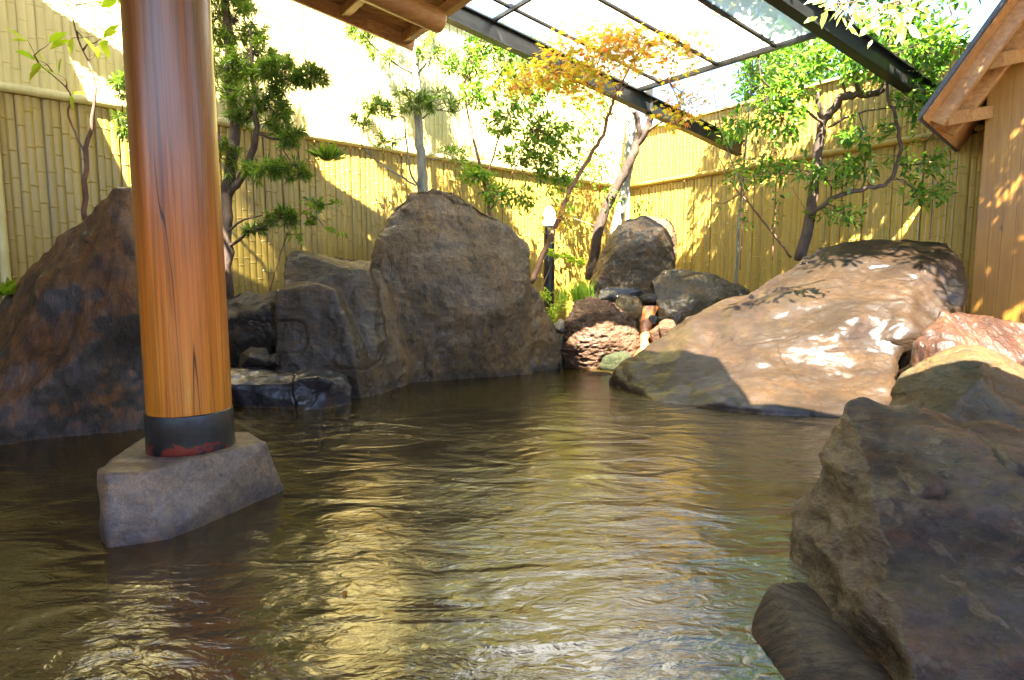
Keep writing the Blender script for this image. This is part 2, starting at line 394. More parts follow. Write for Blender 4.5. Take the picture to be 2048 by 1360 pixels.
def water():
    m = NM('water'); c = m.noise(m.coord('Object'), 1.1, 3, .5)
    sw = m.noise(m.coord('Object', (1.5, 3.0, 1), (0, 0, -.5)), 1, 2, .5, 1.2)
    a = m.noise(m.coord('Object', (7, 15, 1), (0, 0, -.55)), 1, 3, .55, 2.2)
    b = m.noise(m.coord('Object', (24, 60, 1), (0, 0, -.45)), 1, 4, .65, 1.5)
    calm = m.ramp(m.noise(m.coord('Object', (.55, .55, 1)), 1, 2, .5), [(.38, m.g(.35)), (.6, m.g(1))])
    h = m.math('ADD', m.math('MULTIPLY', sw, .9), m.math('MULTIPLY', m.math('ADD', m.math('MULTIPLY', a, .25), m.math('MULTIPLY', b, .013)), calm)); nb = m.bump(h, 1.0, WBUMP)
    tr = m.n('ShaderNodeBsdfTransparent'); tr.inputs[0].default_value = (.62, .44, .20, 1)
    df = m.n('ShaderNodeBsdfDiffuse'); m.L(m.ramp(c, [(.35, (.045, .031, .004)), (.65, (.095, .068, .011))]), df.inputs[0])
    m1 = m.n('ShaderNodeMixShader'); m1.inputs[0].default_value = .45; m.L(tr.outputs[0], m1.inputs[1]); m.L(df.outputs[0], m1.inputs[2])
    gl = m.n('ShaderNodeBsdfGlossy'); gl.inputs['Roughness'].default_value = .14; m.L(nb, gl.inputs['Normal'])
    fz = m.n('ShaderNodeFresnel'); fz.inputs[0].default_value = 2.6; m.L(nb, fz.inputs['Normal'])
    m2 = m.n('ShaderNodeMixShader'); m.L(fz.outputs[0], m2.inputs[0]); m.L(m1.outputs[0], m2.inputs[1]); m.L(gl.outputs[0], m2.inputs[2])
    v = [(-6.5, -4, 0), (6.8, -4, 0), (6.2, 6.6, 0), (2.2, 11.5, 0), (-5.3, 5.6, 0)]
    tag(link('water', mesh('water', v, [(0, 1, 2, 3, 4)]), m.done(m2.outputs[0])), 'rippled brown hot spring water filling the pool', 'water', kind='structure')
WBUMP = .03
water()

# ------------------------------------------------------------------ bamboo fences
def bamboo_mat(name, c1, c2, c3):
    m = NM(name); g = m.n('ShaderNodeNewGeometry'); o = m.coord('Object', (1, 1, .25))
    c = m.ramp(g.outputs['Random Per Island'], [(0, c1), (.5, c2), (1, c3)])
    st = m.noise(m.coord('Object', (30, 30, .8)), 1, 5, .6); c = m.mix(m.ramp(st, [(.4, m.g(.28)), (.6, m.g(0))]), c, tuple(x * .6 for x in c2))
    bl = m.noise(o, 2.5, 6, .6); c = m.mix(m.ramp(bl, [(.5, m.g(0)), (.75, m.g(.35))]), c, (.30, .20, .07))
    return m.done(m.princ(c, .42, m.bump(st, .15, .003), .15, .2))
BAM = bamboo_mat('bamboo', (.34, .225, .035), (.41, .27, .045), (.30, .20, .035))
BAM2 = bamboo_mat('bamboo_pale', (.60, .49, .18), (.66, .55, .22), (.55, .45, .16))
def slats(p0, dirv, nrm, length, z0, z1, pitch, rng, name, mat, parent, zf=None):
    V, F = [], []; n = int(length / pitch); R = 5
    for i in range(n):
        c = p0 + dirv * ((i + .5) * pitch); hw = pitch * .5 * rng.uniform(.97, 1.03); prot = .016 * rng.uniform(.7, 1.2)
        zs = [z0 + rng.uniform(0, .02)]; types = [0]; z = z0 - rng.uniform(0, .45)
        lean = rng.uniform(-.004, .004)
        while True:
            z += rng.uniform(.26, .42)
            if z > z1 - .03: break
            if z > z0 + .03: zs += [z - .014, z, z + .010]; types += [0, 1, 0]
        zs.append(z1 + rng.uniform(-.01, .01)); types.append(0)
        o = len(V)
        for zz, ty in zip(zs, types):
            k = 1 + (.16 if ty else 0)
            for a in np.linspace(-1, 1, R):
                q = c + dirv * (a * hw * (.985 if abs(a) == 1 else 1) + lean * (zz - z0)) + nrm * (prot * k * math.sqrt(max(0, 1 - (a * .96) ** 2)) + (.004 if ty else 0))
                V.append((q.x, q.y, zz))
        m = len(zs)
        for j in range(m - 1):
            for a in range(R - 1): F.append((o + j * R + a, o + j * R + a + 1, o + (j + 1) * R + a + 1, o + (j + 1) * R + a))
    # backing board closes the panel
    b0 = p0 - nrm * .03; o = len(V)
    for s_ in (0, length):
        for z in (z0, z1):
            for k in (0, -.03): q = b0 + dirv * s_ + nrm * k; V.append((q.x, q.y, z))
    F += [(o, o + 2, o + 6, o + 4), (o + 1, o + 5, o + 7, o + 3), (o, o + 4, o + 5, o + 1), (o + 2, o + 3, o + 7, o + 6), (o, o + 1, o + 3, o + 2), (o + 4, o + 6, o + 7, o + 5)]
    return link(name, mesh(name, V, F, False), mat, parent)
def rail(a, b, r, name, mat, parent, rng, z):
    mb = MB(); d = (b - a); L = d.length; d.normalize(); pts, rad = [], []; s = 0
    while s < L:
        nx = min(L, s + rng.uniform(.3, .5)); pts += [a + d * (s + .015), a + d * (nx - .02), a + d * nx]; rad += [r, r * .97, r * 1.07]; s = nx
    pts = [Vector((p.x, p.y, z)) for p in pts]; mb.tube(pts, rad, 12)
    return mb.build(name, mat, parent, True)
rng = np.random.default_rng(5)
LL = 15.0; p0 = CORNER - E1 * LL
f1 = thing('bamboo_fence', (p0.x, p0.y, 0), 'tall left bamboo slat fence, partly in glaring sun, running back to the far corner', 'fence')
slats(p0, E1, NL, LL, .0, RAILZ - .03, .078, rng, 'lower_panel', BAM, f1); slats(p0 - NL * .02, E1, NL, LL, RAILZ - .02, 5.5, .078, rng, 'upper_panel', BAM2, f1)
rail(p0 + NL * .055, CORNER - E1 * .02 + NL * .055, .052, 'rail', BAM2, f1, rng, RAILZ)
cap = MB(); cap.beam(Vector((p0.x, p0.y, 5.53)), Vector((CORNER.x, CORNER.y, 5.53)), .12, .05); cap.build('cap', BAM2, f1)
RL = 9.2; q0 = CORNER + E2 * .06
f2 = thing('bamboo_fence', (q0.x, q0.y, 0), 'lower right bamboo slat fence with dappled light between the far corner and the wooden building', 'fence')
slats(q0, E2, NR, RL, .0, RAILZ - .03, .078, rng, 'lower_panel', BAM, f2); slats(q0 - NR * .02, E2, NR, RL, RAILZ - .02, 4.42, .078, rng, 'upper_panel', BAM, f2)
rail(q0 + NR * .055 + E2 * .06, q0 + E2 * RL + NR * .055, .052, 'rail', BAM, f2, rng, RAILZ)
cap = MB(); cap.beam(Vector((q0.x, q0.y, 4.44)), Vector(((q0 + E2 * RL).x, (q0 + E2 * RL).y, 4.44)), .12, .04); cap.build('cap', BAM2, f2)
# corner post of split bamboo at the far left of the view
pm = MB(); pc = CORNER - E1 * 10.35 + NL * .09
for k in range(3): 
    c = pc - E1 * .10 * k
    z, pts, rad = 0, [], []
    while z < RAILZ - .1:
        nx = min(RAILZ - .06, z + rng.uniform(.3, .45)); pts += [Vector((c.x, c.y, z + .01)), Vector((c.x, c.y, nx - .02)), Vector((c.x, c.y, nx))]; rad += [.048, .047, .052]; z = nx
    pm.tube(pts, rad, 10)
pm.build('post', BAM2, f1, True)

# ------------------------------------------------------------------ roofs
WP = wood_mat('roof_wood', (.20, .08, .02), (.34, .15, .04), (.44, .22, .07), 'X', 1.0)
WD = wood_mat('beam_wood', (.20, .085, .022), (.34, .16, .045), (.44, .24, .08), 'X', 1.0, .1)
STEEL = plain('dark_steel', (.014, .014, .013), .45, .3, .2)
TILE = plain('roof_sheet', (.05, .05, .055), .5)
Bv = Vector((1.94, 1.0, -.47)); T2 = E2                   # down-slope of the roofs; level direction towards us
C0 = P(828, 97, 7.6)
def RF(m, wv, up=0): return C0 - Bv * m + T2 * wv + Vector((0, 0, up))
pav = thing('pavilion_roof', (0.0, 1.5, 4.9), 'open plank roof corner on rafters with a round log beam, above the left half', 'roof')
rp = MB()
poly2 = [(0, 0), (.75, 0), (.80, 1.0), (1.6, 1.9), (2.4, 2.2), (5.6, 2.5), (5.6, 10.9), (-2, 10.9), (-2, 9.2), (-.35, 8.3), (-.05, 7.4), (.35, 6.5), (0, 5.4)]  # outline out of view is cut to shape where sun and shade fall
rp.prism([RF(m, wv, .14) for m, wv in poly2], (0, 0, .03)); rp.build('roof_deck', WP, pav)
rp = MB(); rp.prism([RF(m, wv, .175) for m, wv in poly2], (0, 0, .05)); rp.build('roof_covering', TILE, pav)
# plank joints on the soffit: narrow boards hung 5 mm under the deck
pk = MB()
for i in range(24):
    wv = .06 + i * .13
    pk.beam(RF(.03, wv, .128), RF(.72, wv, .128), .122, .016)
pk.build('soffit_planks', WP, pav)
for m_ in (.06, .40, .72):
    r_ = MB(); r_.beam(RF(m_, .03, .06), RF(m_, 5.3, .06), .10, .12); r_.build('rafter', WD, pav, bevel=.006)
fb = MB(); fb.beam(RF(0.0, .0, .05), RF(.75, .0, .05), .045, .17); fb.build('barge_board', WD, pav, bevel=.004)
lb = MB(); Lg = P(888, 47, 6.75); pts = [Lg - Bv * t for t in (0, .012, .03, .1, .5, 1, 1.6, 2.2)]; lb.tube(pts, [.085, .115, .125, .13, .132, .134, .136, .138], 20); lb.build('log_beam', WD, pav, True)

# roof and walls added outside the frame to shade the fence end and cut sky light
bh = thing('shade_house', (-8, 0, 0), 'unseen roof and walls added to shade the left fence and cut sky light', 'building')
mb = MB(); mb.prism([(-12, -5, 5.25), (-4.2, -5, 5.25), (-4.2, 3.9, 5.25), (-4.74, 5.0, 5.25), (-5.5, 6.5, 5.25), (-12, 6.5, 5.25)], (0, 0, .12)); mb.build('roof', TILE, bh)
mb = MB(); mb.beam((-11.5, -4.8, 2.6), (-11.5, 6.6, 2.6), .15, 5.2); mb.build('wall', WP, bh)
mb = MB(); mb.beam((-11, -3.7, 1.5), (9, -3.7, 1.5), .15, 3.1); mb.build('wall', WP, bh)
mb = MB(); mb.beam((8.2, -3.6, 1.6), (8.2, 5.5, 1.6), .15, 3.2); mb.build('wall', WP, bh)
mb = MB(); mb.beam((-8.5, -3.6, 1.6), (-8.5, 4.2, 1.6), .15, 3.2); mb.build('wall', WP, bh)

# glass canopy on steel beams
def up12(v): return Vector((v.x * 1.2, v.y * 1.2, CAMH + (v.z - CAMH) * 1.2))
PE = P(1482, 297, 10.2)                                   # far end of the first steel beam
can = thing('glass_canopy', (PE.x, PE.y, 0), 'dusty glass canopy panels on dark steel beams, above the far side of the pool', 'canopy')
def beamI(a, b, name):
    k = MB(); a, b = Vector(a), Vector(b); d = (b - a).normalized(); x = d.cross(Vector((0, 0, 1))).normalized(); y = x.cross(d)
    for off, w_, h_ in ((.115, .13, .02), (-.115, .13, .02), (0, .025, .206)):
        k.beam(a + y * off, b + y * off, w_, h_)
    return k.build(name, STEEL, can)
beamI(PE, PE - Bv * 5.2, 'steel_beam')
G0 = PE - Bv * 1.035 + Vector((0, 0, .17))
Q2 = P(1690, 48, 6.75)
Tg = (Q2 - G0); WG = Tg.length; Tg.normalize()
beamI(Q2 + Bv * 1.35 - Vector((0, 0, .13)), Q2 - Bv * 2.5 - Vector((0, 0, .13)), 'steel_beam')
def glass_mat():
    m = NM('dusty_glass'); o = m.coord(); n = m.noise(o, 3.5, 7, .65)
    tr = m.n('ShaderNodeBsdfTransparent'); tr.inputs[0].default_value = (.86, .88, .86, 1)
    tl = m.n('ShaderNodeBsdfTranslucent'); tl.inputs[0].default_value = (.80, .79, .76, 1)
    df = m.n('ShaderNodeBsdfDiffuse'); df.inputs[0].default_value = (.5, .49, .46, 1)
    a = m.n('ShaderNodeMixShader'); a.inputs[0].default_value = .25; m.L(tl.outputs[0], a.inputs[1]); m.L(df.outputs[0], a.inputs[2])
    b = m.n('ShaderNodeMixShader'); m.L(m.ramp(n, [(.35, m.g(.42)), (.65, m.g(.72))]), b.inputs[0]); m.L(tr.outputs[0], b.inputs[1]); m.L(a.outputs[0], b.inputs[2])
    gl = m.n('ShaderNodeBsdfGlossy'); gl.inputs['Roughness'].default_value = .05; c = m.n('ShaderNodeMixShader'); c.inputs[0].default_value = .05
    m.L(b.outputs[0], c.inputs[1]); m.L(gl.outputs[0], c.inputs[2]); return m.done(c.outputs[0])
GLS = glass_mat()
ws = [0, .42, 1.38, 2.2, WG]; ms = [0, 1.15, 2.3, 3.45]
ws[-1] = WG
for wv in ws[1:-1]:
    k = MB(); k.beam(G0 + Tg * wv, G0 + Tg * wv - Bv * 3.45, .045, .05); k.build('mullion', STEEL, can)
k = MB(); k.beam(G0 + Vector((0, 0, -.01)), Q2 + Vector((0, 0, -.01)), .06, .07); k.build('edge_bar', STEEL, can)
for mm in ms[1:]:
    k = MB(); k.beam(G0 - Bv * mm - Vector((0, 0, .05)), Q2 - Bv * mm - Vector((0, 0, .05)), .04, .045); k.build('cross_bar', STEEL, can)
for i in range(4):
    for j in range(3):
        a, b = ws[i] + .026, ws[i + 1] - .026; c, d = ms[j] + .02, ms[j + 1] - .02
        k = MB(); k.prism([G0 + Tg * a - Bv * c, G0 + Tg * b - Bv * c, G0 + Tg * b - Bv * d, G0 + Tg * a - Bv * d], (0, 0, .008)); k.build('glass_pane', GLS, can)
k = MB(); a = P(1297, 232, 9.3); k.beam(Vector((a.x, a.y, a.z)), Vector((a.x, a.y, a.z + .62)), .10, .10, Vector((1, 0, 0))); k.build('strut', STEEL, can)

# wooden building at the right
bl = thing('wooden_building', P(1990, 640, 8.3), 'cedar plank building with projecting roof beams at the right edge', 'building')
E = P(1846, 238, 6.6); U = P(2020, 0, 6.13) - E; Lb = U.length; U.normalize(); Hh = Vector((U.x, U.y, 0)).normalized(); BK = Vector((-Hh.y, Hh.x, 0)).lerp(Vector((.75, .66, 0)), .35).normalized()
CW = wood_mat('cedar_wall', (.19, .080, .008), (.26, .118, .010), (.33, .165, .018), 'Z', 1.0, .1)
wall0 = P(1966, 300, 7.5); wall0.z = 0
k = MB(); pw = .125
for i in range(30):
    a = wall0 + Hh * (i * pw + .001); z1_ = 0 * (i * pw + (wall0 - E).dot(Hh)) * (U.z / math.hypot(U.x, U.y)) - .05
    a2 = a + Hh * (pw - .002)
    b0 = BK * .06
    zr = lambda q: min(E.z + (q - E).dot(Hh) * (U.z / math.hypot(U.x, U.y)) + .02, 8)
    vv = [a, a2, a2 + b0, a + b0]
    k.add([(p.x, p.y, 0) for p in vv] + [(p.x, p.y, zr(p)) for p in vv], [(3, 2, 1, 0), (4, 5, 6, 7), (0, 1, 5, 4), (1, 2, 6, 5), (2, 3, 7, 6), (3, 0, 4, 7)])
k.build('plank_wall', CW, bl)
k = MB(); k.prism([wall0 + BK * .061 + Hh * .0, wall0 + Hh * 3.7 + BK * .061, wall0 + Hh * 3.7 + BK * 2.5, wall0 + BK * 2.5], (0, 0, E.z + .9)); k.build('side_wall', CW, bl)
k = MB(); k.prism([E, E + U * 6, E + U * 6 + BK * 5, E + BK * 5], (0, 0, .03)); k.build('soffit', WP, bl)
k = MB(); k.prism([E - U * .06 - BK * .06 + Vector((0, 0, .033)), E + U * 6 - BK * .06 + Vector((0, 0, .033)), E + U * 6 + BK * 5 + Vector((0, 0, .033)), E - U * .06 + BK * 5 + Vector((0, 0, .033))], (0, 0, .07)); k.build('roof', TILE, bl)
for d0 in (.32, .95):
    k = MB(); o_ = Vector((0, 0, -.10)); k.beam(E + BK * d0 + o_ + U * .12, E + BK * d0 + U * 5 + o_, .11, .17); k.build('rafter', WD, bl, bevel=.006)
for (a, b) in (((1882, 240, 6.75), (1972, 226, 7.5)), ((1990, 122, 6.5), (2070, 106, 7.5))):
    k = MB(); k.beam(P(*a), P(*b), .15, .15); k.build('tie_beam', WD, bl, bevel=.006)

# ------------------------------------------------------------------ pillar on its stone
def pillar_mat():
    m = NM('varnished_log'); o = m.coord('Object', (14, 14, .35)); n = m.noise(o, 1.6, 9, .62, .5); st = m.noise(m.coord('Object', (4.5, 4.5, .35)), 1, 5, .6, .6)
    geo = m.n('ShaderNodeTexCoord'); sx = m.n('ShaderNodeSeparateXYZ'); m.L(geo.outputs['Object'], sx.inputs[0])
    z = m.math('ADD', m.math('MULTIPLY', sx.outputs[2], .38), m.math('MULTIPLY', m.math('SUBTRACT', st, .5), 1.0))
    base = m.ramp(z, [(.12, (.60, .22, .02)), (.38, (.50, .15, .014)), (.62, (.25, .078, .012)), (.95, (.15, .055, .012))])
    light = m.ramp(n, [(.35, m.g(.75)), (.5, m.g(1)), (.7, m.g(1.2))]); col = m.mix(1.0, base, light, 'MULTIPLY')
    gr = m.noise(m.coord('Object', (70, 70, 1.1)), 1, 6, .7); col = m.mix(1, col, m.ramp(gr, [(.35, m.g(.62)), (.52, m.g(1.0)), (.7, m.g(1.15))]), 'MULTIPLY'); ye = m.noise(m.coord('Object', (34, 34, .7)), 1, 4, .7); gy = m.ramp(st, [(.55, m.g(0)), (.66, m.g(1))])
    col = m.mix(m.mix(1, m.ramp(ye, [(.60, m.g(0)), (.66, m.g(.8))]), gy, 'MULTIPLY'), col, (.62, .36, .06))
    cr = m.noise(m.coord('Object', (7, 7, .12)), 1, 1, .5); crk = m.math('ABSOLUTE', m.math('SUBTRACT', cr, .5)); ck = m.ramp(crk, [(.0, m.g(1)), (.0035, m.g(0))])
    cr2 = m.noise(m.coord('Object', (3, 3, .4)), 1.7, 2); ck = m.mix(1, ck, m.ramp(cr2, [(.48, m.g(0)), (.52, m.g(1))]), 'MULTIPLY')
    col = m.mix(ck, col, (.02, .008, .004))
    h = m.math('SUBTRACT', m.math('MULTIPLY', n, .3), ck)
    return m.done(m.princ(col, .36, m.bump(h, .35, .006), .35, .24, coat_normal=m.bump(n, .12, .006)))
ZS = .315
PC = W(384, 893, ZS); R0 = .205
pil = thing('wooden_pillar', (PC.x, PC.y, ZS), 'thick varnished log pillar with a dark metal collar, standing on a cut stone', 'pillar')
k = MB(); NS = 72; prof = [(ZS + .19, R0 - .004), (ZS + .20, R0), (1.2, R0 * .995), (2.0, R0 * .985), (3.2, R0 * .965), (4.9, R0 * .94)]
zz = []; 
for (za, ra), (zb, rb) in zip(prof[:-1], prof[1:]):
    nn = max(1, int((zb - za) / .12)); zz += [(za + (zb - za) * t / nn, ra + (rb - ra) * t / nn) for t in range(nn)]
zz.append(prof[-1]); V = []; F = []
for j, (z, r) in enumerate(zz):
    for a in range(NS):
        an = 2 * math.pi * a / NS; rr = r * (1 + .007 * math.sin(3 * an + z * 1.3) + .004 * math.sin(7 * an - z * 2) - (.012 if abs(an - 4.98 - .05 * math.sin(z * 2)) < .03 else 0)); V.append((rr * math.cos(an), rr * math.sin(an), z - ZS))
for j in range(len(zz) - 1):
    for a in range(NS): F.append((j * NS + a, j * NS + (a + 1) % NS, (j + 1) * NS + (a + 1) % NS, (j + 1) * NS + a))
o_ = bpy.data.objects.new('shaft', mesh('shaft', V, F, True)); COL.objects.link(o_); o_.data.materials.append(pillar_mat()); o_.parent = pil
m = NM('patinated_copper'); o = m.coord(); n = m.noise(o, 9, 7, .7); n2 = m.noise(o, 5, 6, .7, .5)
col = m.ramp(n, [(.35, (.006, .007, .009)), (.6, (.02, .028, .03)), (.75, (.05, .10, .05))])
sx = m.n('ShaderNodeSeparateXYZ'); m.L(m.n('ShaderNodeTexCoord').outputs['Object'], sx.inputs[0]); tcn = sx
rz = m.math('ADD', sx.outputs[2], m.math('MULTIPLY', m.math('SUBTRACT', n2, .5), -.5))
col = m.mix(m.ramp(rz, [(-.0, m.g(1)), (.012, m.g(0))], 'CONSTANT'), col, (.17, .022, .014))
COP = m.done(m.princ(col, .38, m.bump(n, .3, .004), .25, .2))
k = MB(); V = []; F = []; pr = [(0, R0 + .008), (.008, R0 + .010), (.10, R0 + .0085), (.205, R0 + .007), (.21, R0 + .004), (.21, R0 - .01)]
for z, r in pr:
    for a in range(NS): V.append((r * math.cos(2 * math.pi * a / NS), r * math.sin(2 * math.pi * a / NS), z))
for j in range(len(pr) - 1):
    for a in range(NS): F.append((j * NS + a, j * NS + (a + 1) % NS, (j + 1) * NS + (a + 1) % NS, (j + 1) * NS + a))
F.append(tuple(range(NS))[::-1])
o_ = bpy.data.objects.new('metal_collar', mesh('metal_collar', V, F, True)); COL.objects.link(o_); o_.data.materials.append(COP); o_.parent = pil

# ------------------------------------------------------------------ stones
R_BROWN = rock_mat('rock_rust', (.022, .016, .010), (.055, .040, .024), (.085, .058, .03), wet=1.0, wr=.16, scale=1.4, stretch=(2.2, 1, .6), bump=1.0, top=((.19, .078, .015), (.04, .016, .005), .10))
R_GREY = rock_mat('rock_grey', (.03, .022, .013), (.07, .050, .029), (.12, .08, .04), wet=.6, scale=1.3, bump=.8)
R_MAIN = rock_mat('rock_main', (.07, .045, .018), (.145, .092, .036), (.23, .125, .032), wet=.6, wr=.26, scale=1.1, stretch=(1.5, 1.5, .7), bump=.9, crack=.5, stain=.5, dark=(.035, .028, .024))
R_DARK = rock_mat('rock_dark', (.018, .015, .012), (.05, .038, .025), (.09, .06, .035), wet=.5, wr=.2, scale=2.0, bump=.8)
R_SLAB = rock_mat('rock_slab', (.024, .016, .007), (.05, .033, .014), (.12, .062, .018), wet=.5, wr=.3, scale=1.4, bump=.5)
R_BLACK = rock_mat('rock_black', (.010, .010, .012), (.025, .024, .028), (.05, .045, .05), wet=1.0, wr=.1, rough=.35, scale=2, bump=.18, crack=.3)
R_WET = rock_mat('rock_wet', (.010, .0058, .0025), (.023, .0125, .0055), (.050, .027, .011), wet=1.0, wetmin=.6, wr=.30, rough=.7, spec=.08, scale=1.0, stretch=(1.2, 1.2, 2.2), bump=.6, cbump=.32, fineb=.7, rdgw=.35, dark=(.014, .008, .005))
R_BASE = rock_mat('rock_base', (.15, .12, .085), (.23, .185, .135), (.28, .18, .075), wet=.7, wr=.22, scale=2.2, bump=.35, stain=.35, dark=(.06, .055, .055))
R_BLOCK = rock_mat('rock_block', (.16, .13, .075), (.27, .215, .12), (.32, .25, .13), wet=.3, wr=.3, scale=3, bump=1.0, stretch=(1, 3, .6))
R_FORE = rock_mat('rock_fore', (.018, .012, .007), (.050, .029, .012), (.13, .052, .011), side=((.17, .135, .095), (.10, .075, .048), .45), wet=.9, wr=.09, scale=1.5, bump=1.0, stain=.6, stretch=(1, 1, 2.0), rot=(0, .5, 0), spec=.3, dark=(.018, .014, .012))
R_OLIVE = rock_mat('rock_olive', (.035, .025, .010), (.07, .050, .020), (.12, .066, .02), wet=.5, wr=.16, spec=.15, scale=1.2, bump=.5)
R_TAN = rock_mat('rock_tan', (.05, .035, .018), (.10, .068, .032), (.16, .078, .024), wet=.35, wr=.3, scale=2.2, bump=.8, line=False)

rock('foundation_stone', [[(192, 944, 2.72), (300, 940, 2.72), (532, 884, 3.22), (490, 862, 3.45), (298, 868, 3.40), W(192, 942, ZS), W(214, 946, ZS), W(300, 940, ZS), W(530, 886, ZS), W(494, 863, ZS), W(300, 868, ZS),
    (205, 1082, 'w'), (216, 1096, 'w'), (335, 1080, 'w'), (565, 980, 'w'), (520, 925, 'w'), (300, 905, 'w')][5:]], R_BASE,
    'pale grey cut stone block in the water under the log pillar', 'stone', vox=.014, smooth=1, big=.005, bigs=4, fine=.002, fines=14, seed=3, det=.004, crk=.008)
rock('boulder', [[(236, 380, 5.15), (264, 384, 5.2), (330, 440, 5.3), (200, 412, 5.15), (160, 470, 5.1), (112, 505, 5.1), (0, 604, 5.0), (-90, 680, 4.9),
    (285, 575, 4.85), (268, 625, 4.7), (170, 705, 4.50), (60, 800, 4.35), (-60, 860, 4.2), (0, 850, 4.28), (60, 872, 'w'), (170, 868, 'w'), (292, 850, 'w'), (350, 830, 5.3), (-90, 870, 'w'), (340, 760, 5.7), (-60, 700, 5.3), (250, 500, 5.75)],
    [(285, 585, 4.9), (330, 600, 4.9), (345, 845, 4.9), (350, 840, 'w'), (300, 852, 'w'), (230, 862, 'w'), (330, 700, 5.5)]], R_BROWN,
    'large wet rust brown boulder with a sloping face, left behind the pillar', vox=.03, smooth=4, big=.05, fine=.02, fines=5, rid=.02, rids=2.2, strdir=(1, 1, .45), seed=11)
random.seed(4)
for i, (x, y, s, lab) in enumerate([(12, 885, .12, 'cobble cut by the left edge of the photo at the waterline'), (50, 868, .09, 'small round cobble against the foot of the brown boulder'), (28, 862, .07, 'smallest grey cobble wedged under the brown boulder')]):
    c = W(x, y); rock('cobble', [[c + Vector((s * math.cos(a) * .9, s * math.sin(a) * .7, z * s * .6)) * 1 for a in np.linspace(0, 5.6, 8) for z in (-.5, .5)] + [c + Vector((0, 0, s * .55))]], R_GREY, lab, 'stone', vox=.015, smooth=5, big=.01, fine=.003, seed=30 + i, group='cobbles at the left waterline')
# dark group right of the pillar
rock('boulder', [[(440, 590, 6.7), (500, 580, 6.8), (550, 583, 6.8), (565, 600, 6.8), (450, 640, 6.3), (540, 620, 6.4), (560, 700, 6.5), (440, 720, 6.3), (440, 780, 'd', 6.4), (570, 760, 'd', 6.4), (500, 700, 7.2)],
    [(500, 640, 6.2), (555, 650, 6.2), (555, 700, 6.3), (470, 690, 6.2), (530, 720, 6.4)]], R_DARK, 'dark pitted boulder between the pillar and the tall slab rock', vox=.025, big=.05, bigs=3, fine=.02, seed=21)
rock('stone', [[(480, 705, 6.0), (500, 690, 6.0), (535, 695, 6.0), (540, 725, 5.9), (480, 735, 5.9), (500, 715, 5.8), (530, 720, 6.3)]], R_DARK, 'rounded dark stone lying above the black flat boulder', 'stone', vox=.015, big=.01, fine=.006, seed=22)
rock('stone', [[(530, 712, 6.0), (556, 704, 6.0), (562, 735, 5.9), (525, 735, 5.9), (545, 720, 5.8), (545, 720, 6.2)]], R_DARK, 'small dark stone against the foot of the slab rock', 'stone', vox=.015, big=.01, fine=.006, seed=23)
rock('boulder', [[(455, 740, 5.75), (490, 736, 5.75), (600, 745, 5.75), (655, 740, 5.75), (690, 750, 5.75), (702, 775, 5.7), (700, 795, 5.65), (660, 762, 5.5), (560, 770, 5.5), (445, 770, 5.5), (640, 819, 'w'), (690, 806, 'w'), (560, 816, 'w'), (470, 800, 'w'), (430, 790, 'w'), (440, 730, 6.0), (680, 760, 6.2)],
    [(600, 762, 5.5), (640, 755, 5.45), (665, 765, 5.42), (655, 800, 5.5), (610, 800, 5.5), (640, 740, 5.8), (690, 780, 5.6)]], R_BLACK, 'low glossy black boulder at the waterline right of the pillar', vox=.018, smooth=4, big=.02, bigs=3, fine=.004, seed=24)
rock('boulder', [[(556, 582, 6.15), (640, 570, 6.15), (668, 582, 6.12), (695, 640, 6.1), (552, 735, 5.95), (712, 740, 5.95), (740, 790, 6.15), (556, 770, 'd', 6.0), (722, 797, 'w'), (640, 800, 'd', 6.0), (772, 782, 'd', 6.35), (600, 560, 6.5), (680, 580, 6.5), (560, 580, 6.6), (760, 760, 6.6)],
    [(582, 501, 6.9), (566, 560, 6.55), (575, 505, 6.85), (740, 538, 6.75), (700, 536, 6.6), (690, 540, 6.65), (595, 500, 7.05), (745, 522, 7.2), (562, 590, 6.4), (735, 640, 6.5), (792, 760, 6.65), (795, 778, 'w'), (758, 788, 'w'), (570, 700, 'd', 6.4), (780, 770, 'd', 7.1)]],
    R_SLAB, 'dark squared double block with a flat top, leaning on the tall centre rock', vox=.022, smooth=2, big=.02, bigs=2.5, fine=.008, fines=9, rid=.006, rids=5, seed=25)
rock('boulder', [[(752, 505, 7.35), (762, 470, 7.4), (786, 412, 7.45), (822, 381, 7.5), (862, 373, 7.55), (905, 380, 7.6), (935, 402, 7.6), (905, 500, 7.35), (1000, 432, 7.7), (1058, 495, 7.8), (1056, 518, 7.75), (745, 545, 7.15), (790, 600, 7.05), (900, 640, 7.0), (1000, 620, 7.2), (1045, 600, 7.4), (788, 762, 'd', 6.95), (800, 764, 'w'), (900, 756, 'w'), (1010, 745, 'w'), (1060, 740, 'd', 7.7), (860, 420, 8.0), (1000, 480, 8.1), (780, 600, 7.7), (1020, 700, 8.3)],
    [(1045, 545, 7.8), (1082, 600, 7.95), (1108, 660, 8.05), (1120, 700, 8.1), (1130, 737, 'w'), (1050, 742, 'w'), (960, 750, 'd', 7.4), (1000, 560, 7.5), (900, 600, 7.3), (1080, 640, 8.4), (980, 700, 8.5)],
    [(700, 548, 6.95), (745, 535, 7.0), (760, 540, 7.0), (800, 700, 6.75), (795, 775, 'w'), (770, 783, 'w'), (740, 600, 6.85), (850, 760, 'd', 7.3), (720, 600, 7.3)]],
    R_MAIN, 'tall upright brown grey rock, broadest of the centre, rising straight from the water', vox=.028, smooth=3, big=.05, bigs=1.3, fine=.020, fines=4.5, rid=.014, rids=3.0, seed=41)
